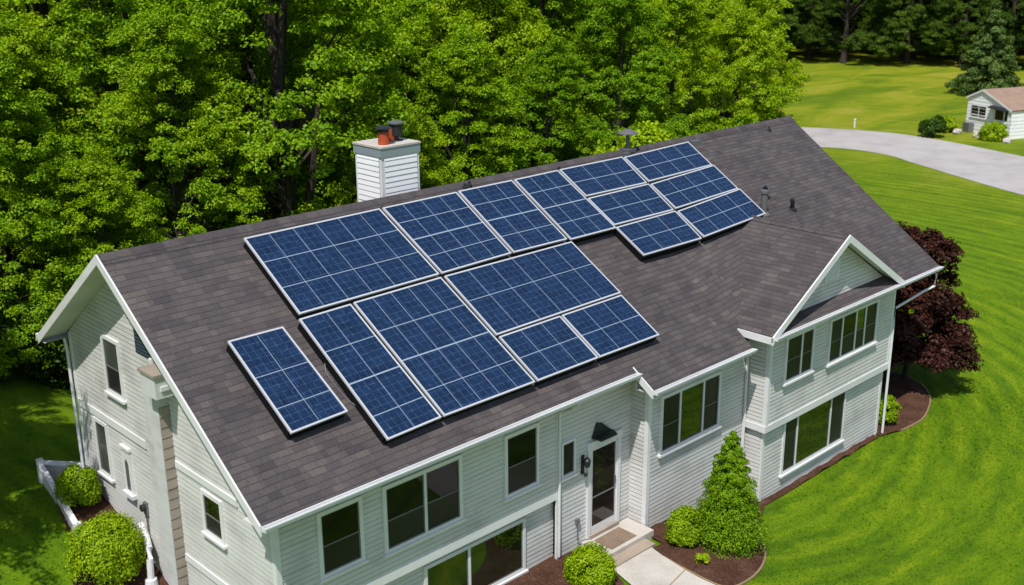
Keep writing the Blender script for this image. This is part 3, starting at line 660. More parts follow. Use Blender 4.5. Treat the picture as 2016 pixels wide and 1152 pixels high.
# --- roof vents
def rp(x, y, d=0.0): return Vector((x, y, rz(x, y) + d))
p = rp(14.05, -0.02); mb = MB(); mb.lathe(p, [(0.05, -0.1), (0.05, 0.38), (0.06, 0.385), (0.27, 0.41), (0.27, 0.43), (0.08, 0.52), (0.0, 0.52)], 20); mb.box((p.x - 0.16, p.y - 0.16, p.z - 0.06), (p.x + 0.16, p.y + 0.16, p.z + 0.03)); mb.build('roof_vent', MAT['lead'], roof)
mb = MB(); mb.box((13.72, -0.30, 7.03), (13.84, -0.14, 7.16)); mb.build('roof_flashing', MAT['steel'], roof)
p = rp(16.26, -2.75); mb = MB(); mb.lathe(p, [(0.17, -0.12), (0.17, -0.02), (0.09, 0.05), (0.085, 0.52), (0.11, 0.53), (0.11, 0.60), (0.0, 0.62)]); mb.build('vent_pipe', MAT['lead'], roof)
for (x, y) in ((17.0, -2.3), (17.45, -2.85)):
    p = rp(x, y); mb = MB(); mb.lathe(p, [(0.13, -0.10), (0.13, 0.0), (0.06, 0.03), (0.055, 0.10)]); mb.tube([p + Vector((0, 0, 0.08)), p + Vector((0, 0, 0.18)), p + Vector((-0.07, -0.03, 0.25)), p + Vector((-0.16, -0.07, 0.24))], 0.055, 10); mb.build('vent_pipe', MAT['dark'], roof)
for (x, y) in ((8.34, -0.16), (8.50, -0.13), (11.30, -0.22), (20.0, -0.35)):
    p = rp(x, y); mb = MB(); mb.lathe(p, [(0.07, -0.08), (0.065, 0.04), (0.03, 0.06), (0.03, 0.11), (0.0, 0.115)], 10); mb.build('vent_pipe', MAT['dark'], roof)
mb = MB(); mb.box((16.45, -0.34, 7.0), (16.75, -0.18, 7.13)); mb.build('roof_flashing', MAT['steel'], roof)

# --- door
mb = MB(); pbox(mb, front, 7.93, 8.03, 0.20, 2.26, 0.002, 0.055); pbox(mb, front, 8.87, 8.97, 0.20, 2.26, 0.002, 0.055); pbox(mb, front, 7.90, 9.0, 2.26, 2.42, 0.002, 0.065); mb.build('door_casing', MAT['trim'], HOUSE)
mb = MB(); pbox(mb, front, 8.03, 8.87, 0.26, 2.26, 0.004, 0.034); dr = mb.build('door', MAT['trim'], HOUSE)
mb = MB(); mb.face([front.p(8.09, 0.44, 0.037), front.p(8.81, 0.44, 0.037), front.p(8.81, 2.19, 0.037), front.p(8.09, 2.19, 0.037)]); mb.build('pane', MAT['doorglass'], dr)
mb = MB(); pbox(mb, front, 8.09, 8.81, 1.10, 1.125, 0.037, 0.05); mb.build('door_bar', MAT['sashm'], dr)
mb = MB(); pbox(mb, front, 8.775, 8.80, 1.22, 1.40, 0.037, 0.075); mb.build('handle', MAT['steel'], dr)
mb = MB(); pbox(mb, front, 7.98, 8.92, 0.14, 0.255, 0.002, 0.09); mb.build('threshold', MAT['riser'], HOUSE)
mb = MB(); mb.prism([front.p(8.20, 2.80, 0.01), front.p(8.06, 2.48, 0.01), front.p(8.68, 2.48, 0.01), front.p(8.34, 2.76, 0.01)], (0, -0.05, 0))
mb.prism([front.p(8.06, 2.485, 0.05), front.p(8.68, 2.485, 0.05), front.p(8.62, 2.46, 0.24), front.p(8.12, 2.46, 0.24)], (0, 0, 0.03)); mb.build('dark_wedge', MAT['dark'], HOUSE)  # dark triangular wedge above the door casing
mb = MB(); pbox(mb, lower, WL + 0.05, 7.0, -0.15, 0.06, 0.0, 0.01); pbox(mb, bw, 9.4, 12.9, -0.5, -0.10, -0.01, 0.005); pbox(mb, wlow, 13.05, 18.6, -0.8, -0.56, -0.01, 0.005); mb.build('foundation', MAT['riser'], HOUSE)

# ------------------------------------------------------------------ things on and beside the house
st = empty('stoop', (8.5, -4.8, 0), 'cream concrete front stoop with one step below the glazed door', 'stoop')
mb = MB(); mb.box((7.78, -5.02, -0.1), (9.28, -4.27, 0.17)); mb.build('landing', MAT['concrete'], st, 0.015)
mb = MB(); mb.box((7.70, -5.31, -0.1), (8.98, -5.024, 0.085)); mb.build('step', MAT['riser'], st, 0.015)
mb = MB(); mb.box((8.02, -4.92, 0.172), (8.82, -4.42, 0.186)); tag(mb.build('doormat', MAT['mat'], None, 0.006), 'brown doormat on the stoop before the glazed door', 'doormat')
wl_ = empty('wall_lantern', (7.79, -4.27, 1.75), 'black wall lantern beside the glazed front door', 'lantern')
mb = MB(); mb.box((7.75, -4.285, 1.78), (7.83, -4.262, 2.2)); mb.tube([(7.79, -4.28, 2.02), (7.79, -4.36, 2.06), (7.79, -4.40, 2.0)], 0.014, 6); mb.build('bracket', MAT['dark'], wl_)
mb = MB(); mb.lathe((7.79, -4.40, 2.0), [(0.0, 0.21), (0.03, 0.19), (0.085, 0.13), (0.075, 0.12), (0.055, -0.02), (0.0, -0.05)], 6); mb.build('lamp_shade', MAT['dark'], wl_)
mb = MB(); mb.lathe((7.79, -4.36, 1.78), [(0.0, 0.05), (0.05, 0.03), (0.04, -0.02), (0.0, -0.04)], 8); mb.build('finial', MAT['dark'], wl_)
mb = MB(); mb.box((7.59, -4.33, 0.68), (7.67, -4.262, 0.80)); mb.tube([(7.63, -4.29, 0.68), (7.63, -4.30, 0.3), (7.70, -4.30, 0.28)], 0.012, 6); tag(mb.build('outlet_box', MAT['steel'], None, 0.008), 'small grey outlet box low on the wall left of the door', 'outlet box')
mt = empty('utility_meter', (WL - 0.05, -0.55, 1.7), 'small dark round meter on the left gable wall', 'meter')
mb = MB(); mb.tube([(WL - 0.01, 0.32, 2.05), (WL - 0.13, 0.32, 2.05)], 0.07, 12); mb.build('dial', MAT['dark'], mt)
mb = MB(); mb.box((WL - 0.05, 0.25, 1.88), (WL - 0.004, 0.39, 2.14)); mb.tube([(WL - 0.03, 0.32, 1.88), (WL - 0.03, 0.32, 1.4)], 0.02, 6); mb.build('backplate', MAT['steel'], mt)
dp = empty('drain_pipe', (0.2, -0.3, 0.6), 'white drain pipe elbow at the foot of the left gable', 'drain pipe')
mb = MB(); mb.tube([(0.43, 0.55, 1.6), (0.40, 0.30, 1.45), (0.30, 0.0, 1.35), (0.24, -0.10, 1.2), (0.20, -0.14, 0.75)], 0.065, 10); mb.build('pipe', MAT['gutter'], dp)
mb = MB(); mb.tube([(0.20, -0.14, 0.75), (0.16, -0.16, 0.62), (-0.1, -0.28, 0.60), (-0.9, -0.55, 0.52)], 0.05, 10); mb.build('outflow', MAT['gutter'], dp)
mb = MB(); mb.lathe((0.20, -0.14, 0.66), [(0.0, 0.16), (0.11, 0.14), (0.13, 0.0), (0.11, -0.2), (0.0, -0.2)], 12); mb.build('collar', MAT['gutter'], dp)
# low white fence round the left bed
fe = empty('low_fence', (-0.1, 3.2, 1.4), 'low white painted board fence around the left planting bed', 'fence')
F = [(0.52, 3.08), (-0.14, 3.85), (-0.46, 1.35)]
def fz(p): return ground_z(*p)
for a, b in zip(F[:-1], F[1:]):
    A, B = Vector((*a, 0)), Vector((*b, 0)); d = (B - A).normalized(); nn = Vector((d.y, -d.x, 0)); L_ = (B - A).length
    mb = MB(); za, zb = fz(a) - 0.1, fz(b) - 0.1
    mb.prism([A + Z3 * za, B + Z3 * zb, B + Z3 * (zb + 0.52), A + Z3 * (za + 0.52)], nn * 0.03)
    mb.build('fence_panel', MAT['siding'], fe)
    mb = MB(); off = nn * -0.04; mb.prism([A + Z3 * (za + 0.521) + off, B + Z3 * (zb + 0.521) + off, B + Z3 * (zb + 0.575) + off, A + Z3 * (za + 0.575) + off], nn * 0.11); mb.build('rail', MAT['trim'], fe)
for q in F[1:]:
    mb = MB(); mb.box((q[0] - 0.06, q[1] - 0.06, fz(q) - 0.1), (q[0] + 0.06, q[1] + 0.06, fz(q) + 0.53)); mb.build('post', MAT['trim'], fe)

# ------------------------------------------------------------------ solar panels
def solar(quad, rows, cols, label, rowpos=None, lift=0.22, gap_shade=''):
    """quad: TL, TR, BR, BL in plan; rows/cols of white cell bars"""
    Q = [Vector((x, y, 7.2 + slope(x) * y + lift * 1.2)) for x, y in quad]
    nrm = (Q[1] - Q[0]).cross(Q[3] - Q[0]).normalized()
    if nrm.z < 0: nrm = -nrm
    c = sum(Q, Vector()) / 4
    nrm = (Q[2] - Q[0]).cross(Q[3] - Q[1]).normalized(); nrm = nrm if nrm.z > 0 else -nrm
    Q = [Vector((q.x, q.y, c.z - (nrm.x * (q.x - c.x) + nrm.y * (q.y - c.y)) / nrm.z)) for q in Q]     # a flat module
    e = empty('solar_panel', c, label, 'solar panel', 'solar panels on the front roof slope')
    W = ((Q[1] - Q[0]).length + (Q[2] - Q[3]).length) / 2; H = ((Q[3] - Q[0]).length + (Q[2] - Q[1]).length) / 2
    def at(u, v, d=0.0):
        return (Q[0] * (1 - u) + Q[1] * u) * (1 - v) + (Q[3] * (1 - u) + Q[2] * u) * v + nrm * d
    ou, ov = 0.157 * random.randint(5, 400), 0.157 * random.randint(5, 400)
    fw = 0.038; fu, fv = fw / W, fw / H; gu, gv = 0.006 / W, 0.006 / H; mb = MB()
    def bar(u0, u1, v0, v1, d0, d1):
        P = [at(u0, v1, d0), at(u1, v1, d0), at(u1, v0, d0), at(u0, v0, d0)]; T = [at(u0, v1, d1), at(u1, v1, d1), at(u1, v0, d1), at(u0, v0, d1)]
        mb.face(T); mb.face(P[::-1])
        for i in range(4): mb.face([P[i], P[(i + 1) % 4], T[(i + 1) % 4], T[i]])
    for a in ((gu, fu, gv, 1 - gv), (1 - fu, 1 - gu, gv, 1 - gv), (fu, 1 - fu, gv, fv), (fu, 1 - fu, 1 - fv, 1 - gv)): bar(*a, -0.035, 0.006)
    mb.build('frame', MAT['alu'], e)
    mb = MB(); mb.face([at(fu, 1 - fv), at(1 - fu, 1 - fv), at(1 - fu, fv), at(fu, fv)], [(ou, ov - H), (ou + W, ov - H), (ou + W, ov), (ou, ov)])
    mb.face([at(fu, fv, -0.02), at(1 - fu, fv, -0.02), at(1 - fu, 1 - fv, -0.02), at(fu, 1 - fv, -0.02)])
    mb.build('cells', MAT['cells'], e)
    mb = MB(); rs = rowpos or [(i + 1) / rows for i in range(rows - 1)]
    w2 = 0.0065
    for i, r_ in enumerate(rs):
        wr_ = w2 * 1.9 if rows == 4 and i == 1 else w2
        bar(fu, 1 - fu, r_ - wr_ / H, r_ + wr_ / H, -0.004, 0.0035)
    for j in range(1, cols): bar(j / cols - w2 * 0.62 / W, j / cols + w2 * 0.62 / W, fv, 1 - fv, -0.004, 0.0025)
    mb.build('busbar', MAT['barm'], e)
    for sd_ in gap_shade:  # added black boards imitating the dark shade under the panel edges
        k0, k1 = (at(0.01, 0.985, -0.036), at(0.99, 0.985, -0.036)) if sd_ == 'B' else (at(0.012, 0.015, -0.036), at(0.012, 0.97, -0.036))
        d = (k1 - k0).normalized(); t = nrm.cross(d); kb = MB(); kb.obox(k0 - nrm * (lift + 0.01), d, t, nrm, (k1 - k0).length, 0.012, lift + 0.01); kb.build('gap_shade', MAT['black'], e)
    mb = MB()
    for v in (0.22, 0.78):
        a, b = at(0.02, v, -0.075), at(0.98, v, -0.075); d = (b - a).normalized(); t = nrm.cross(d)
        mb.obox(a - t * 0.02, d, t, nrm, (b - a).length, 0.04, 0.038)
        for s in (0.05, 0.5, 0.95):
            p = a.lerp(b, s); mb.obox(p - d * 0.03 - t * 0.03 - nrm * (lift - 0.07), d, t, nrm, 0.06, 0.06, lift - 0.069)
    mb.build('mounting_rail', MAT['steel'], e)
    return e
MAT['black'] = new_mat('black_gap_shade', (0.006, 0.006, 0.007), 0.8, 0.15)  # black of the imitated shade below the panels
MAT['barm'] = new_mat('busbar_white', (0.30, 0.37, 0.46), 0.5, 0.3)
def lq(a, b, c, d, v0, v1):
    f = lambda p, q, t: (p[0] * (1 - t) + q[0] * t, p[1] * (1 - t) + q[1] * t)
    return [f(a, d, v0), f(b, c, v0), f(b, c, v1), f(a, d, v1)]
U1 = [(2.56, -0.50), (5.73, -0.47), (5.95, -2.06), (2.63, -2.10)]; U2 = [(5.80, -0.47), (7.82, -0.46), (7.97, -2.03), (6.01, -2.06)]
U3 = [(7.88, -0.45), (9.50, -0.45), (9.66, -2.05), (8.03, -2.03)]; U4 = [(9.57, -0.45), (11.01, -0.44), (11.26, -2.09), (9.74, -2.08)]
U5 = [(11.08, -0.43), (13.31, -0.46), (13.41, -2.94), (11.35, -2.85)]; U6 = [(13.38, -0.46), (15.98, -0.47), (15.96, -3.02), (13.47, -2.95)]
S1 = [(1.11, -2.21), (2.20, -2.22), (2.34, -3.86), (1.18, -3.89)]
L1 = [(2.56, -2.17), (3.71, -2.15), (3.90, -4.45), (2.67, -4.48)]; L2 = [(3.77, -2.14), (5.93, -2.11), (6.23, -4.46), (3.95, -4.45)]
solar(U1, 3, 6, 'widest panel at the left end of the upper row, three rows of cells', gap_shade='L')
solar(U2, 4, 4, 'upper row panel below the left side of the chimney, second from the left end')
solar(U3, 4, 3, 'upper row panel right of the chimney, third from the left end')
solar(U4, 4, 3, 'narrow upper row panel just left of the notch in the array', gap_shade='B')
for v0, v1, t in ((0, 0.327, 'top'), (0.339, 0.660, 'middle'), (0.672, 1, 'bottom')):
    solar(lq(*U5, v0, v1), 2, 3, f'{t} panel of the stack below the mushroom roof vent', gap_shade={'top': '', 'middle': 'L', 'bottom': 'LB'}[t])
    solar(lq(*U6, v0, v1), 2, 4, {'top': 'topmost panel at the right end of the array', 'middle': 'middle panel at the right end of the array', 'bottom': 'bottom right panel tucked against the wing roof and vent pipe'}[t], gap_shade='B' if t == 'bottom' else '')
solar(S1, 3, 2, 'small separate panel standing alone at the far left of the roof', rowpos=[0.42, 0.75], gap_shade='LB')
solar(L1, 4, 2, 'narrow tall panel at the left end of the lower row', rowpos=[0.29, 0.56, 0.82], gap_shade='LB')
solar(L2, 4, 5, 'big square panel in the middle of the lower row', rowpos=[0.27, 0.53, 0.79], gap_shade='B')
L3 = [(6.01, -2.11), (9.72, -2.11), (9.88, -3.44), (6.16, -3.46)]
solar(L3, 2, 6, 'wide panel at the right of the lower row, directly under the upper row', rowpos=[0.44])
solar([(6.18, -3.49), (7.91, -3.48), (8.02, -4.46), (6.29, -4.46)], 2, 3, 'lower row panel above the front door', gap_shade='B'); solar([(7.95, -3.48), (9.84, -3.47), (9.95, -4.47), (8.06, -4.46)], 2, 3, 'panel at the lower right corner of the lower row', gap_shade='B')
cbm = MB(); cbm.tube([rp(2.66, -2.75, 0.05), rp(2.54, -2.95, 0.02), rp(2.55, -3.2, 0.02), rp(2.60, -3.5, 0.02), rp(2.72, -3.75, 0.05)], 0.011, 6)
tag(cbm.build('power_cable', MAT['steel']), 'loose pale cable on the shingles beside the narrow tall panel', 'cable')

# ------------------------------------------------------------------ plants
def leaves_mesh(name, centers, dirs, size, mat, jitter=0.6, aspect=0.6):
    """many small folded leaves: centers (N,3), preferred normals dirs (N,3)"""
    n = len(centers); nr = dirs + RNG.normal(0, jitter, (n, 3)); nr /= np.linalg.norm(nr, axis=1, keepdims=True) + 1e-9
    t = RNG.normal(0, 1, (n, 3)); t -= nr * np.sum(t * nr, axis=1, keepdims=True); t /= np.linalg.norm(t, axis=1, keepdims=True) + 1e-9
    b = np.cross(nr, t); s = (size * (0.65 + 0.7 * RNG.random(n)))[:, None]
    droop = nr * s * 0.18
    v = np.stack([centers - t * s * 0.5 - droop, centers - b * s * aspect * 0.5, centers + t * s * 0.5 - droop, centers + b * s * aspect * 0.5], 1).reshape(-1, 3)
    me = bpy.data.meshes.new(name); me.vertices.add(4 * n); me.vertices.foreach_set('co', v.astype(np.float32).ravel())
    me.loops.add(4 * n); me.loops.foreach_set('vertex_index', np.arange(4 * n, dtype=np.int32))
    me.polygons.add(n); me.polygons.foreach_set('loop_start', np.arange(0, 4 * n, 4, dtype=np.int32))
    try: me.polygons.foreach_set('loop_total', np.full(n, 4, dtype=np.int32))
    except Exception: pass
    me.update(calc_edges=True); me.validate(); me.materials.append(mat)
    return me
def sph(n, up=-1.0):
    z = RNG.uniform(up, 1, n); a = RNG.uniform(0, 2 * math.pi, n); r = np.sqrt(1 - z * z)
    return np.stack([r * np.cos(a), r * np.sin(a), z], 1)

def broadleaf(seed, H, Rc, base, nb, ncl, nl, size, lm, trunk_r, name='maple_tree', flat=0.92, label='', cat='tree', clr=1.0, top=0.55):
    """tapered trunk with limbs; crown = boughs > clusters > leaves"""
    global RNG
    RNG = np.random.default_rng(seed); rd = random.Random(seed)
    root = empty(name, (0, 0, 0), label, cat)
    cz = base + (H - base) * 0.5; hz = (H - base) * 0.5
    cen, dr_ = [], []; tk = MB(); th = base + (H - base) * 0.62
    lean = Vector((rd.uniform(-.3, .3), rd.uniform(-.3, .3), 0))
    def tp_(t): return lean * t * t + Vector((0.12 * math.sin(3 * t + seed), 0.12 * math.cos(2.3 * t + seed), th * t))
    tk.tube([tp_(i / 7) for i in range(8)], [trunk_r * (1.25 if i == 0 else 1 - 0.82 * i / 7) for i in range(8)], 8)
    k = 0
    while k < nb:
        d = sph(1)[0]; rad = rd.uniform(0.30, 1.0) ** 0.5
        wz_ = 1.0 - 0.25 * max(0, d[2]) - 0.10 * max(0, -d[2])
        tz = rd.random() ** 1.25; prof = (1 - tz) ** 0.62 * min(1.0, 0.72 + tz * 2.2); dh = math.hypot(d[0], d[1]) + 1e-6
        p = np.array([d[0] / dh * Rc * rad * prof, d[1] / dh * Rc * rad * prof, base + (H - base) * (tz * 0.97 + 0.02)])
        k += 1
        br = rd.uniform(0.75, 1.25) * clr
        s0 = tp_(min(0.97, max(0.2, (p[2] * 0.62) / th)))
        mid = s0.lerp(Vector(p), 0.5) + Vector((0, 0, 0.25 * (Vector(p) - s0).length * 0.3))
        if rad > 0.75 and k % 2 == 0: tk.tube([s0, mid, Vector(p)], [trunk_r * 0.30, trunk_r * 0.17, trunk_r * 0.05], 5, False)
        out = np.array([p[0], p[1], (p[2] - base) * 0.45]); out /= np.linalg.norm(out) + 1e-6
        cc = sph(ncl, -0.6); cc = p + cc * br * (0.55 + 0.45 * RNG.random((ncl, 1))) * np.array([1, 1, flat])
        for c in cc:
            m_ = int(nl * rd.uniform(0.6, 1.3)); q = sph(m_, -0.35); rr_ = RNG.random((m_, 1)) ** 0.5
            sz = 0.37 * clr * rd.uniform(0.7, 1.3)
            cen.append(c + q * rr_ * sz * np.array([1, 1, 0.80])); dr_.append(q * 0.75 + out * 0.35 + np.array([0, 0, 0.65]))
    cen = np.concatenate(cen); dr_ = np.concatenate(dr_)
    tr = tk.build('trunk', MAT['bark']); tr.parent = root
    me = leaves_mesh('crown', cen, dr_, size, lm); cr_ = bpy.data.objects.new('crown', me); COL.objects.link(cr_); cr_.parent = root
    return root

def bush(name, loc, rx, rz_, n, size, lm, label, cat='bush', seed=1, lumps=26, group=None, base_f=0.30):
    global RNG
    RNG = np.random.default_rng(seed)
    root = empty(name, loc, label, cat, group)
    d = sph(lumps, -0.75); lr = 0.30 + 0.16 * RNG.random((lumps, 1)); cen, dr_ = [], []
    m_ = n // lumps
    for i in range(lumps):
        c = d[i] * (1 - lr[i] * 0.8) * (0.9 + 0.2 * RNG.random()); q = sph(m_, -0.5)
        p = c + q * lr[i] * (0.55 + 0.45 * RNG.random((m_, 1)) ** 0.5) * (1 + 0.12 * RNG.normal(0, 1, (m_, 1)).clip(-1, 2))
        cen.append(p); dr_.append(q * 0.9 + d[i] * 0.5 + np.array([0, 0, 0.35]))
    cen = np.concatenate(cen); dr_ = np.concatenate(dr_)
    cen = cen * np.array([rx, rx, rz_]) + np.array([0, 0, rz_ * (1 - base_f)]); keep = cen[:, 2] > 0.02
    me = leaves_mesh('foliage', cen[keep], dr_[keep], size, lm); o = bpy.data.objects.new('foliage', me); COL.objects.link(o); o.parent = root
    mb = MB()
    for k in range(7):
        a = k * 0.9 + seed; mb.tube([(0.03 * math.cos(a), 0.03 * math.sin(a), -0.05), (rx * 0.35 * math.cos(a), rx * 0.35 * math.sin(a), rz_ * 0.5), (rx * 0.6 * math.cos(a), rx * 0.6 * math.sin(a), rz_ * 1.0)], [0.018 * rx / 0.5, 0.012 * rx / 0.5, 0.004], 5)
    s = mb.build('stem', MAT['bark']); s.parent = root
    return root

def conifer(name, loc, H, Rb, n, size, lm, label, seed=5, tiers=16, power=0.8, droop=0.25, per=11, lump=0.30, trunk_r=0.06, cat='tree', base=0.12):
    global RNG
    RNG = np.random.default_rng(seed); rd = random.Random(seed)
    root = empty(name, loc, label, cat); cen, dr_ = [], []; clumps = []
    for t in range(tiers):
        f = t / (tiers - 1); z = base + (H - base) * (f ** 0.92) * 0.985; rad = Rb * (1 - f) ** power * rd.uniform(0.88, 1.1) + 0.02
        k = max(1, int(per * (1 - f) ** 0.7) + 1)
        for j in range(k):
            a = 2 * math.pi * (j + rd.random() * 0.7) / k + t * 1.7
            for s in (1.0, 0.62):
                rr_ = rad * s * rd.uniform(0.85, 1.08); clumps.append((rr_ * math.cos(a), rr_ * math.sin(a), z - droop * rr_ + rd.uniform(-0.3, 0.3) * H / tiers, max(lump * rad, 0.07 * Rb / 0.6), a))
    for t in range(10):
        f = 0.35 + 0.65 * t / 9; [clumps.append((0, 0, base + (H - base) * (f + 0.03 * w), max(0.42 * Rb * (1 - f) + 0.03 * Rb, 0.06 * Rb / 0.6), t * 2.4 + w)) for w in (-1, 0)]
    m_ = n // len(clumps)
    for (x, y, z, lr, a) in clumps:
        q = sph(m_, -0.6); p = np.array([x, y, z]) + q * lr * (0.45 + 0.55 * RNG.random((m_, 1)) ** 0.5) * np.array([1.1, 1.1, 0.75])
        cen.append(p); dr_.append(q * 0.7 + np.array([math.cos(a), math.sin(a), 0.5]) * 0.6)
    cen = np.concatenate(cen); dr_ = np.concatenate(dr_); keep = cen[:, 2] > 0.03
    me = leaves_mesh('crown', cen[keep], dr_[keep], size, lm, aspect=0.5); o = bpy.data.objects.new('crown', me); COL.objects.link(o); o.parent = root
    mb = MB(); mb.tube([(0, 0, -0.1), (0, 0, H * 0.5), (0, 0, H * 0.95)], [trunk_r, trunk_r * 0.6, trunk_r * 0.1], 8); s = mb.build('trunk', MAT['bark']); s.parent = root
    return root

# near plants
def gl(x, y, dz=0.05): return (x, y, ground_z(x, y) + dz)
conifer('evergreen_tree', gl(10.28, -6.22), 2.62, 0.66, 52000, 0.045, MAT['conifer'], 'bright green cone shaped evergreen in the mulch bed before the house', 5, 20, 0.62, 0.05, 17, 0.25)
bush('round_bush', gl(9.55, -5.62), 0.40, 0.50, 9000, 0.05, MAT['bushleaf'], 'small light green bush beside the cone shaped evergreen', seed=2)
bush('round_bush', gl(6.95, -5.28), 0.52, 0.46, 12000, 0.05, MAT['bushleaf'], 'low round bush left of the front walk', seed=3)
bush('round_bush', (-0.36, 0.42, 0.86), 0.70, 0.72, 20000, 0.05, MAT['bushleaf'], 'largest round bush beside the left gable wall', seed=14, lumps=46)
bush('round_bush', (-0.02, 2.25, 1.55), 0.42, 0.50, 9000, 0.05, MAT['bushleaf'], 'small round bush inside the low white fence', seed=6)
bush('garden_bush', gl(19.38, -5.0), 0.42, 0.50, 8000, 0.055, MAT['bushleaf'], 'small bush at the right corner of the house beside the purple tree', seed=8)
bush('garden_plant', gl(9.08, -6.45, 0.08), 0.17, 0.13, 1500, 0.04, MAT['bushleaf'], 'tiny green plant in the mulch before the cone shaped evergreen', 'plant', seed=9, lumps=10)
bush('garden_plant', gl(20.4, -4.85, 0.08), 0.20, 0.15, 1200, 0.045, MAT['tanleaf'] if 'tanleaf' in MAT else MAT['bushleaf'], 'small plant in the mulch under the purple tree', 'plant', seed=12, lumps=10)
pt = broadleaf(21, 4.5, 1.95, 0.7, 72, 10, 120, 0.105, MAT['redleaf'], 0.10, 'purple_tree', 0.6, 'dark purple leaved tree at the right corner of the house', clr=0.70)
pt.location = gl(22.9, -3.75, 0.0)

# forest behind the house
PROTO = []
for i, (H, Rc, base) in enumerate(((13.0, 5.0, 1.0), (14.5, 5.2, 1.6), (12.0, 5.2, 0.8), (14.0, 4.6, 1.2))):
    PROTO.append(broadleaf(31 + i, H, Rc, base, 88, 11, 120, 0.125, MAT['maple'], 0.28, clr=1.08))
used = [False] * len(PROTO)
CROWNS = [[c for c in p.children if c.name.startswith('crown')][0].data for p in PROTO]; FARC = {}
def far_crown(kind):
    if kind not in FARC:
        FARC[kind] = CROWNS[kind].copy(); FARC[kind].materials.clear(); FARC[kind].materials.append(MAT['farshade'])
    return FARC[kind]
def tree(x, y, label, rz_=0.0, sc=1.0, kind=0, group='broadleaf trees of the wood behind the house', cat='tree', z=None, far=False):
    if not used[kind]: o = PROTO[kind]; used[kind] = True
    else: o = copy_tree(PROTO[kind])
    if far:
        for ch in o.children:
            if ch.name.startswith('crown'): ch.data = far_crown(kind)
    o.location = (x, y, (ground_z(x, y) if z is None else z) - 0.05); o.rotation_euler = (0, 0, rz_); o.scale = (sc, sc, sc)
    tag(o, label, cat, group); return o
FRONT = [(-2.5, 13.5, 0.80, 2, 'tall maple at the left edge of the photo'), (2.2, 12.2, 0.66, 0, 'maple behind the left end of the roof'), (5.0, 11.2, 0.56, 2, 'low spreading maple left of the chimney'),
         (8.4, 13.4, 0.70, 1, 'maple standing left of the tree with the bare forked trunk'), (15.9, 12.0, 0.58, 3, 'maple right of the chimney'), (19.8, 12.8, 0.72, 0, 'maple left of the mushroom roof vent'),
         (23.5, 12.2, 0.66, 3, 'maple behind the mushroom roof vent'), (28.2, 12.4, 0.76, 1, 'maple above the right part of the ridge'), (32.6, 12.8, 0.80, 0, 'big maple above the right end of the ridge'),
         (37.3, 13.2, 0.80, 2, 'maple behind the right end of the ridge'), (41.9, 16.4, 0.88, 1, 'tall maple at the right end of the wood beside the lawn')]
for i, (x, y, s, k, lab) in enumerate(FRONT): tree(x, y, lab, i * 1.3, s, k)
bt = broadleaf(47, 15.5, 4.4, 6.0, 70, 11, 120, 0.125, MAT['maple'], 0.42, clr=1.08, label='tall maple with a bare dark forked trunk left of the chimney')
bt['group'] = 'broadleaf trees of the wood behind the house'; bt.location = gl(12.4, 13.4, 0)
lm_ = MB()
for (dx, dy, dz) in ((-1.6, 0.4, 5.4), (1.5, 0.3, 5.8), (0.6, -1.2, 6.4), (-0.7, -0.9, 6.8)):
    lm_.tube([(0, 0, 1.2), (dx * 0.35, dy * 0.35, dz * 0.52), (dx * 0.75, dy * 0.75, dz * 0.85), (dx, dy, dz + 1.5)], [0.26, 0.19, 0.13, 0.06], 7, False)
lb_ = lm_.build('limb', MAT['bark']); lb_.parent = bt
rows = [(17.8, 0.92, -6, 39, 5.0), (23.5, 1.12, -7, 47, 5.6), (31, 1.25, -6, 57, 6.4), (42, 1.35, -6, 70, 7.5)]
rd = random.Random(5); ti = 0
for (y, s, x0, x1, stp) in rows:
    x = x0
    while x < x1:
        tree(x + rd.uniform(-1, 1), y + rd.uniform(-1.5, 1.5), 'broadleaf tree deep in the wood behind the front maples', rd.uniform(0, 6.28), s * rd.uniform(0.9, 1.12), ti % 4); ti += 1; x += stp
for (x, y, s, k) in ((45.5, 20, 1.0, 3), (50, 27, 1.15, 0)): tree(x, y, 'broadleaf tree deep in the wood behind the front maples', x, s, k)
for (x, y, s) in ((-4.6, 2.6, 0.74), (-4.4, 6.6, 0.74), (-8.5, 6.0, 0.9), (-6.5, 11.0, 0.9)):
    o = copy_tree(bt); o.location = gl(x, y, -0.05); o.scale = (s, s, s); o.rotation_euler = (0, 0, x * 2.1)
    tag(o, 'broadleaf tree left of the house shading the side lawn', 'tree', 'trees left of the house')
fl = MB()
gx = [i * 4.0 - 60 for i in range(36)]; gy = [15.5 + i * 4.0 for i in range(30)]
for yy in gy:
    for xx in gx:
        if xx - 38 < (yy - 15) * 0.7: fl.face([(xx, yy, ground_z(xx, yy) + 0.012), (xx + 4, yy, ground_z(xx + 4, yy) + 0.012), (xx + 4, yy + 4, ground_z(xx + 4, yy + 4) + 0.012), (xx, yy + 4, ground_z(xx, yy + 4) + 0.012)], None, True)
tag(fl.build('forest_floor', MAT['floor']), 'ground under the wood, darkened in colour for shade', 'forest floor', kind='structure')
# shaded shrubs at the edge of the wood on the left
for i, (x, y, s) in enumerate(((-1.2, 10.6, 1.3), (1.2, 11.0, 1.2), (3.4, 10.4, 1.1))):
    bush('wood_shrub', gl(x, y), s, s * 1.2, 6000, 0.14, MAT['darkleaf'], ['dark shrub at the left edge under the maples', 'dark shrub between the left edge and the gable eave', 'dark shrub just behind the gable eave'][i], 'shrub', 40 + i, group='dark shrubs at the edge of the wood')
bush('leafy_shrub', (25.2, 8.2, -0.6), 2.5, 3.6, 16000, 0.22, MAT['bushleaf'], 'light green rounded shrub peeking over the right part of the ridge', 'shrub', 51, 30)

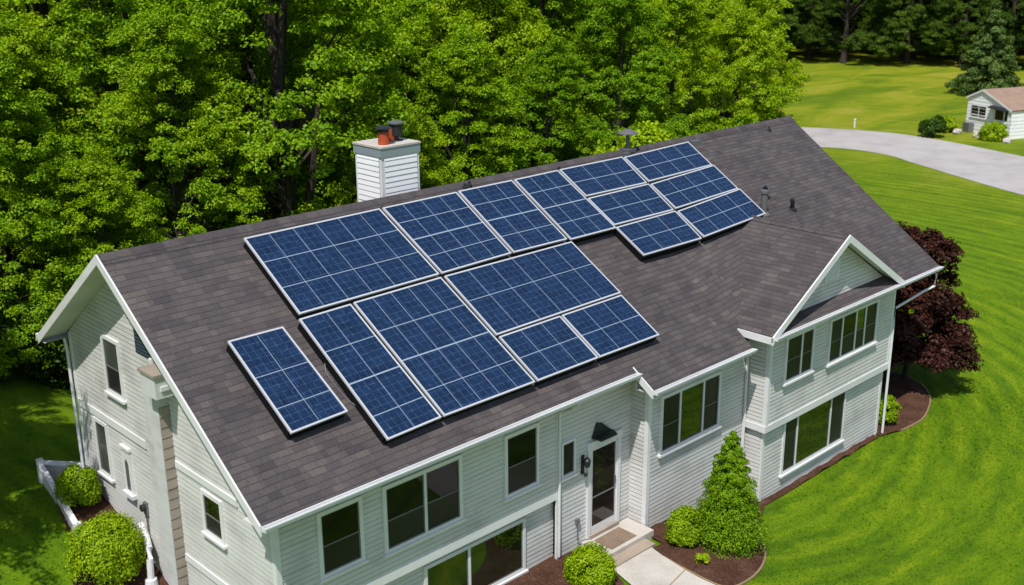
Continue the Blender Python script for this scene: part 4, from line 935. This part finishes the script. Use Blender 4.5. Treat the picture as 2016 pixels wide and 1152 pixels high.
# far tree line, spruce, neighbour
for i in range(16):
    x = 92 + rd.uniform(-2, 2) + i * 2.3; y = 66 - i * 4.6 + rd.uniform(-1.5, 1.5)
    tree(x, y, 'dark broadleaf tree in the far tree line beyond the lawn', rd.uniform(0, 6), rd.uniform(1.0, 1.25), i % 4, 'far tree line across the lawn', far=True)
for i in range(16):
    for off_, s_ in ((11, 1.25), (21, 1.5), (33, 1.7)):
        x = 92 + off_ + rd.uniform(-2, 2) + i * 2.3; y = 66 + off_ * 0.55 - i * 4.7 + rd.uniform(-1.5, 1.5)
        tree(x, y, 'dark broadleaf tree in the far tree line beyond the lawn', rd.uniform(0, 6), s_ * rd.uniform(0.9, 1.1), (i + 1) % 4, 'far tree line across the lawn', far=True)
tree(112.0, 40.8, 'lone paler tree with a bare trunk standing before the far tree line', 1.0, 1.0, 1, 'far tree line across the lawn', far=True)
conifer('spruce_tree', gl(88, 22.2, 0), 7.6, 2.9, 30000, 0.24, MAT['spruce'], 'dark green spruce behind the small white house', 61, 13, 0.85, 0.35, 9, 0.24, 0.16)

NB = empty('small_house', (68.0, 13.4, -0.6), 'small white house with a brown roof beyond the road', 'house')
tN = Vector((-0.3924, -0.9198, 0)); oN = Vector((68.8, 15.25, 0)); gp = Plane(oN, tN); dN = -gp.n
siding(gp, [(0, -0.6), (4.0, -0.6), (4.0, 1.35), (1.35, 2.35), (0, 1.78)], 'wall', NB, MAT['white'], 0.24, 0.02)
sp_o = gp.p(4.0, 0, 0); sp = Plane(sp_o, dN); siding(sp, rect(0, 9, -0.6, 1.35), 'wall', NB, MAT['white'], 0.24, 0.02)
bp_ = Plane(gp.p(0, 0, 0) + dN * 9, -dN); siding(bp_, rect(0, 9, -0.6, 1.7), 'wall', NB, MAT['white'], 0.24, 0.02)
mb = MB()
for (ua, za, ub, zb) in ((4.12, 1.33, 1.35, 2.42), (1.35, 2.42, -0.12, 1.77)):
    a, b = gp.p(ua, za, 0.10), gp.p(ub, zb, 0.10); mb.face([a, a + dN * 9.5, b + dN * 9.5, b])
r2 = mb.build('roof', MAT['brownroof'], NB); m = r2.modifiers.new('thick', 'SOLIDIFY'); m.thickness = 0.08; m.offset = -1
mb = MB(); mb.tube([gp.p(2.2, 2.0, -5.5), gp.p(2.2, 2.5, -5.5)], 0.08, 8); mb.build('vent_pipe', MAT['dark'], r2)
mb = MB()
for (ua, za, ub, zb) in ((4.12, 1.31, 1.35, 2.40), (1.35, 2.40, -0.12, 1.75)):
    mb.prism([gp.p(ua, za, 0.10), gp.p(ub, zb, 0.10), gp.p(ub, zb - 0.12, 0.10), gp.p(ua, za - 0.12, 0.10)], gp.n * 0.03)
mb.build('bargeboard', MAT['trim'], NB)
window(gp, 0.36, 1.80, 0.45, 1.28, [1.10], ['glass', 'glass'], parent=NB, cas=0.045)
mb = MB(); mb.face([gp.p(2.45, 0.55, 0.025), gp.p(3.72, 0.55, 0.025), gp.p(3.72, 1.25, 0.025), gp.p(2.45, 1.25, 0.025)]); po = mb.build('porch_opening', MAT['glass'], NB)
mb = MB(); pbox(mb, gp, 2.45, 2.62, 0.55, 1.25, 0.03, 0.06); pbox(mb, gp, 3.38, 3.48, 0.55, 1.25, 0.03, 0.06); mb.build('post', MAT['trim'], po)
mb = MB(); mb.prism([gp.p(2.2, 1.42, 0.03), gp.p(3.85, 1.30, 0.03), gp.p(3.8, 1.22, 0.4), gp.p(2.25, 1.30, 0.4)], (0, 0, 0.05)); mb.build('awning', MAT['dark'], NB)
mb = MB(); pbox(mb, gp, 0.25, 0.85, -0.6, 0.05, 0.05, 0.5); tag(mb.build('air_conditioner', MAT['steel'], None, 0.03), 'grey air conditioning unit at the corner of the small white house', 'air conditioner')
bush('road_bush', gl(64.6, 15.6, 0), 0.85, 0.95, 4000, 0.16, MAT['darkleaf'], 'dark spiky bush beside the road in front of the small house', seed=71, lumps=14)
bush('road_bush', gl(67.4, 15.9, 0), 0.75, 0.65, 3000, 0.15, MAT['bushleaf'], 'green bush at the left corner of the small white house', seed=72)
bush('road_bush', gl(66.3, 12.2, 0), 0.95, 0.70, 4500, 0.14, MAT['bushleaf'], 'rounded green bush under the porch of the small white house', seed=73)
def rock(x, y, s, label, seed):
    r_ = random.Random(seed); mb = MB(); n, m_ = 9, 6; P = []
    for j in range(m_ + 1):
        for i in range(n):
            a = 2 * math.pi * i / n; f = math.pi * j / m_; k = r_.uniform(0.8, 1.15) if 0 < j < m_ else 1
            P.append(Vector((x, y, ground_z(x, y) + s * 0.3)) + Vector((math.cos(a) * math.sin(f) * s * k, math.sin(a) * math.sin(f) * s * 0.7 * k, math.cos(f) * s * 0.55 * k)))
    for j in range(m_):
        for i in range(n):
            a, b = j * n + i, j * n + (i + 1) % n; mb.face([P[a], P[a + n], P[b + n], P[b]])
    tag(mb.build('rock', MAT['rock']), label, 'rock', 'pale rocks before the small house')
rock(67.1, 15.0, 0.42, 'pale rock between the two left bushes of the small house', 1); rock(66.7, 13.5, 0.36, 'pale rock left of the rounded bush under the porch', 2); rock(65.9, 11.1, 0.40, 'pale rock right of the rounded bush under the porch', 3)
mb = MB(); p = gl(64.6, 21.4, 0); mb.tube([(p[0], p[1], p[2] - 0.1), (p[0], p[1], p[2] + 0.55)], 0.07, 8); mb.lathe((p[0], p[1], p[2] + 0.55), [(0.09, 0), (0.09, 0.06), (0.0, 0.1)], 8); tag(mb.build('marker_post', MAT['trim']), 'short white marker post beside the far edge of the road', 'post')
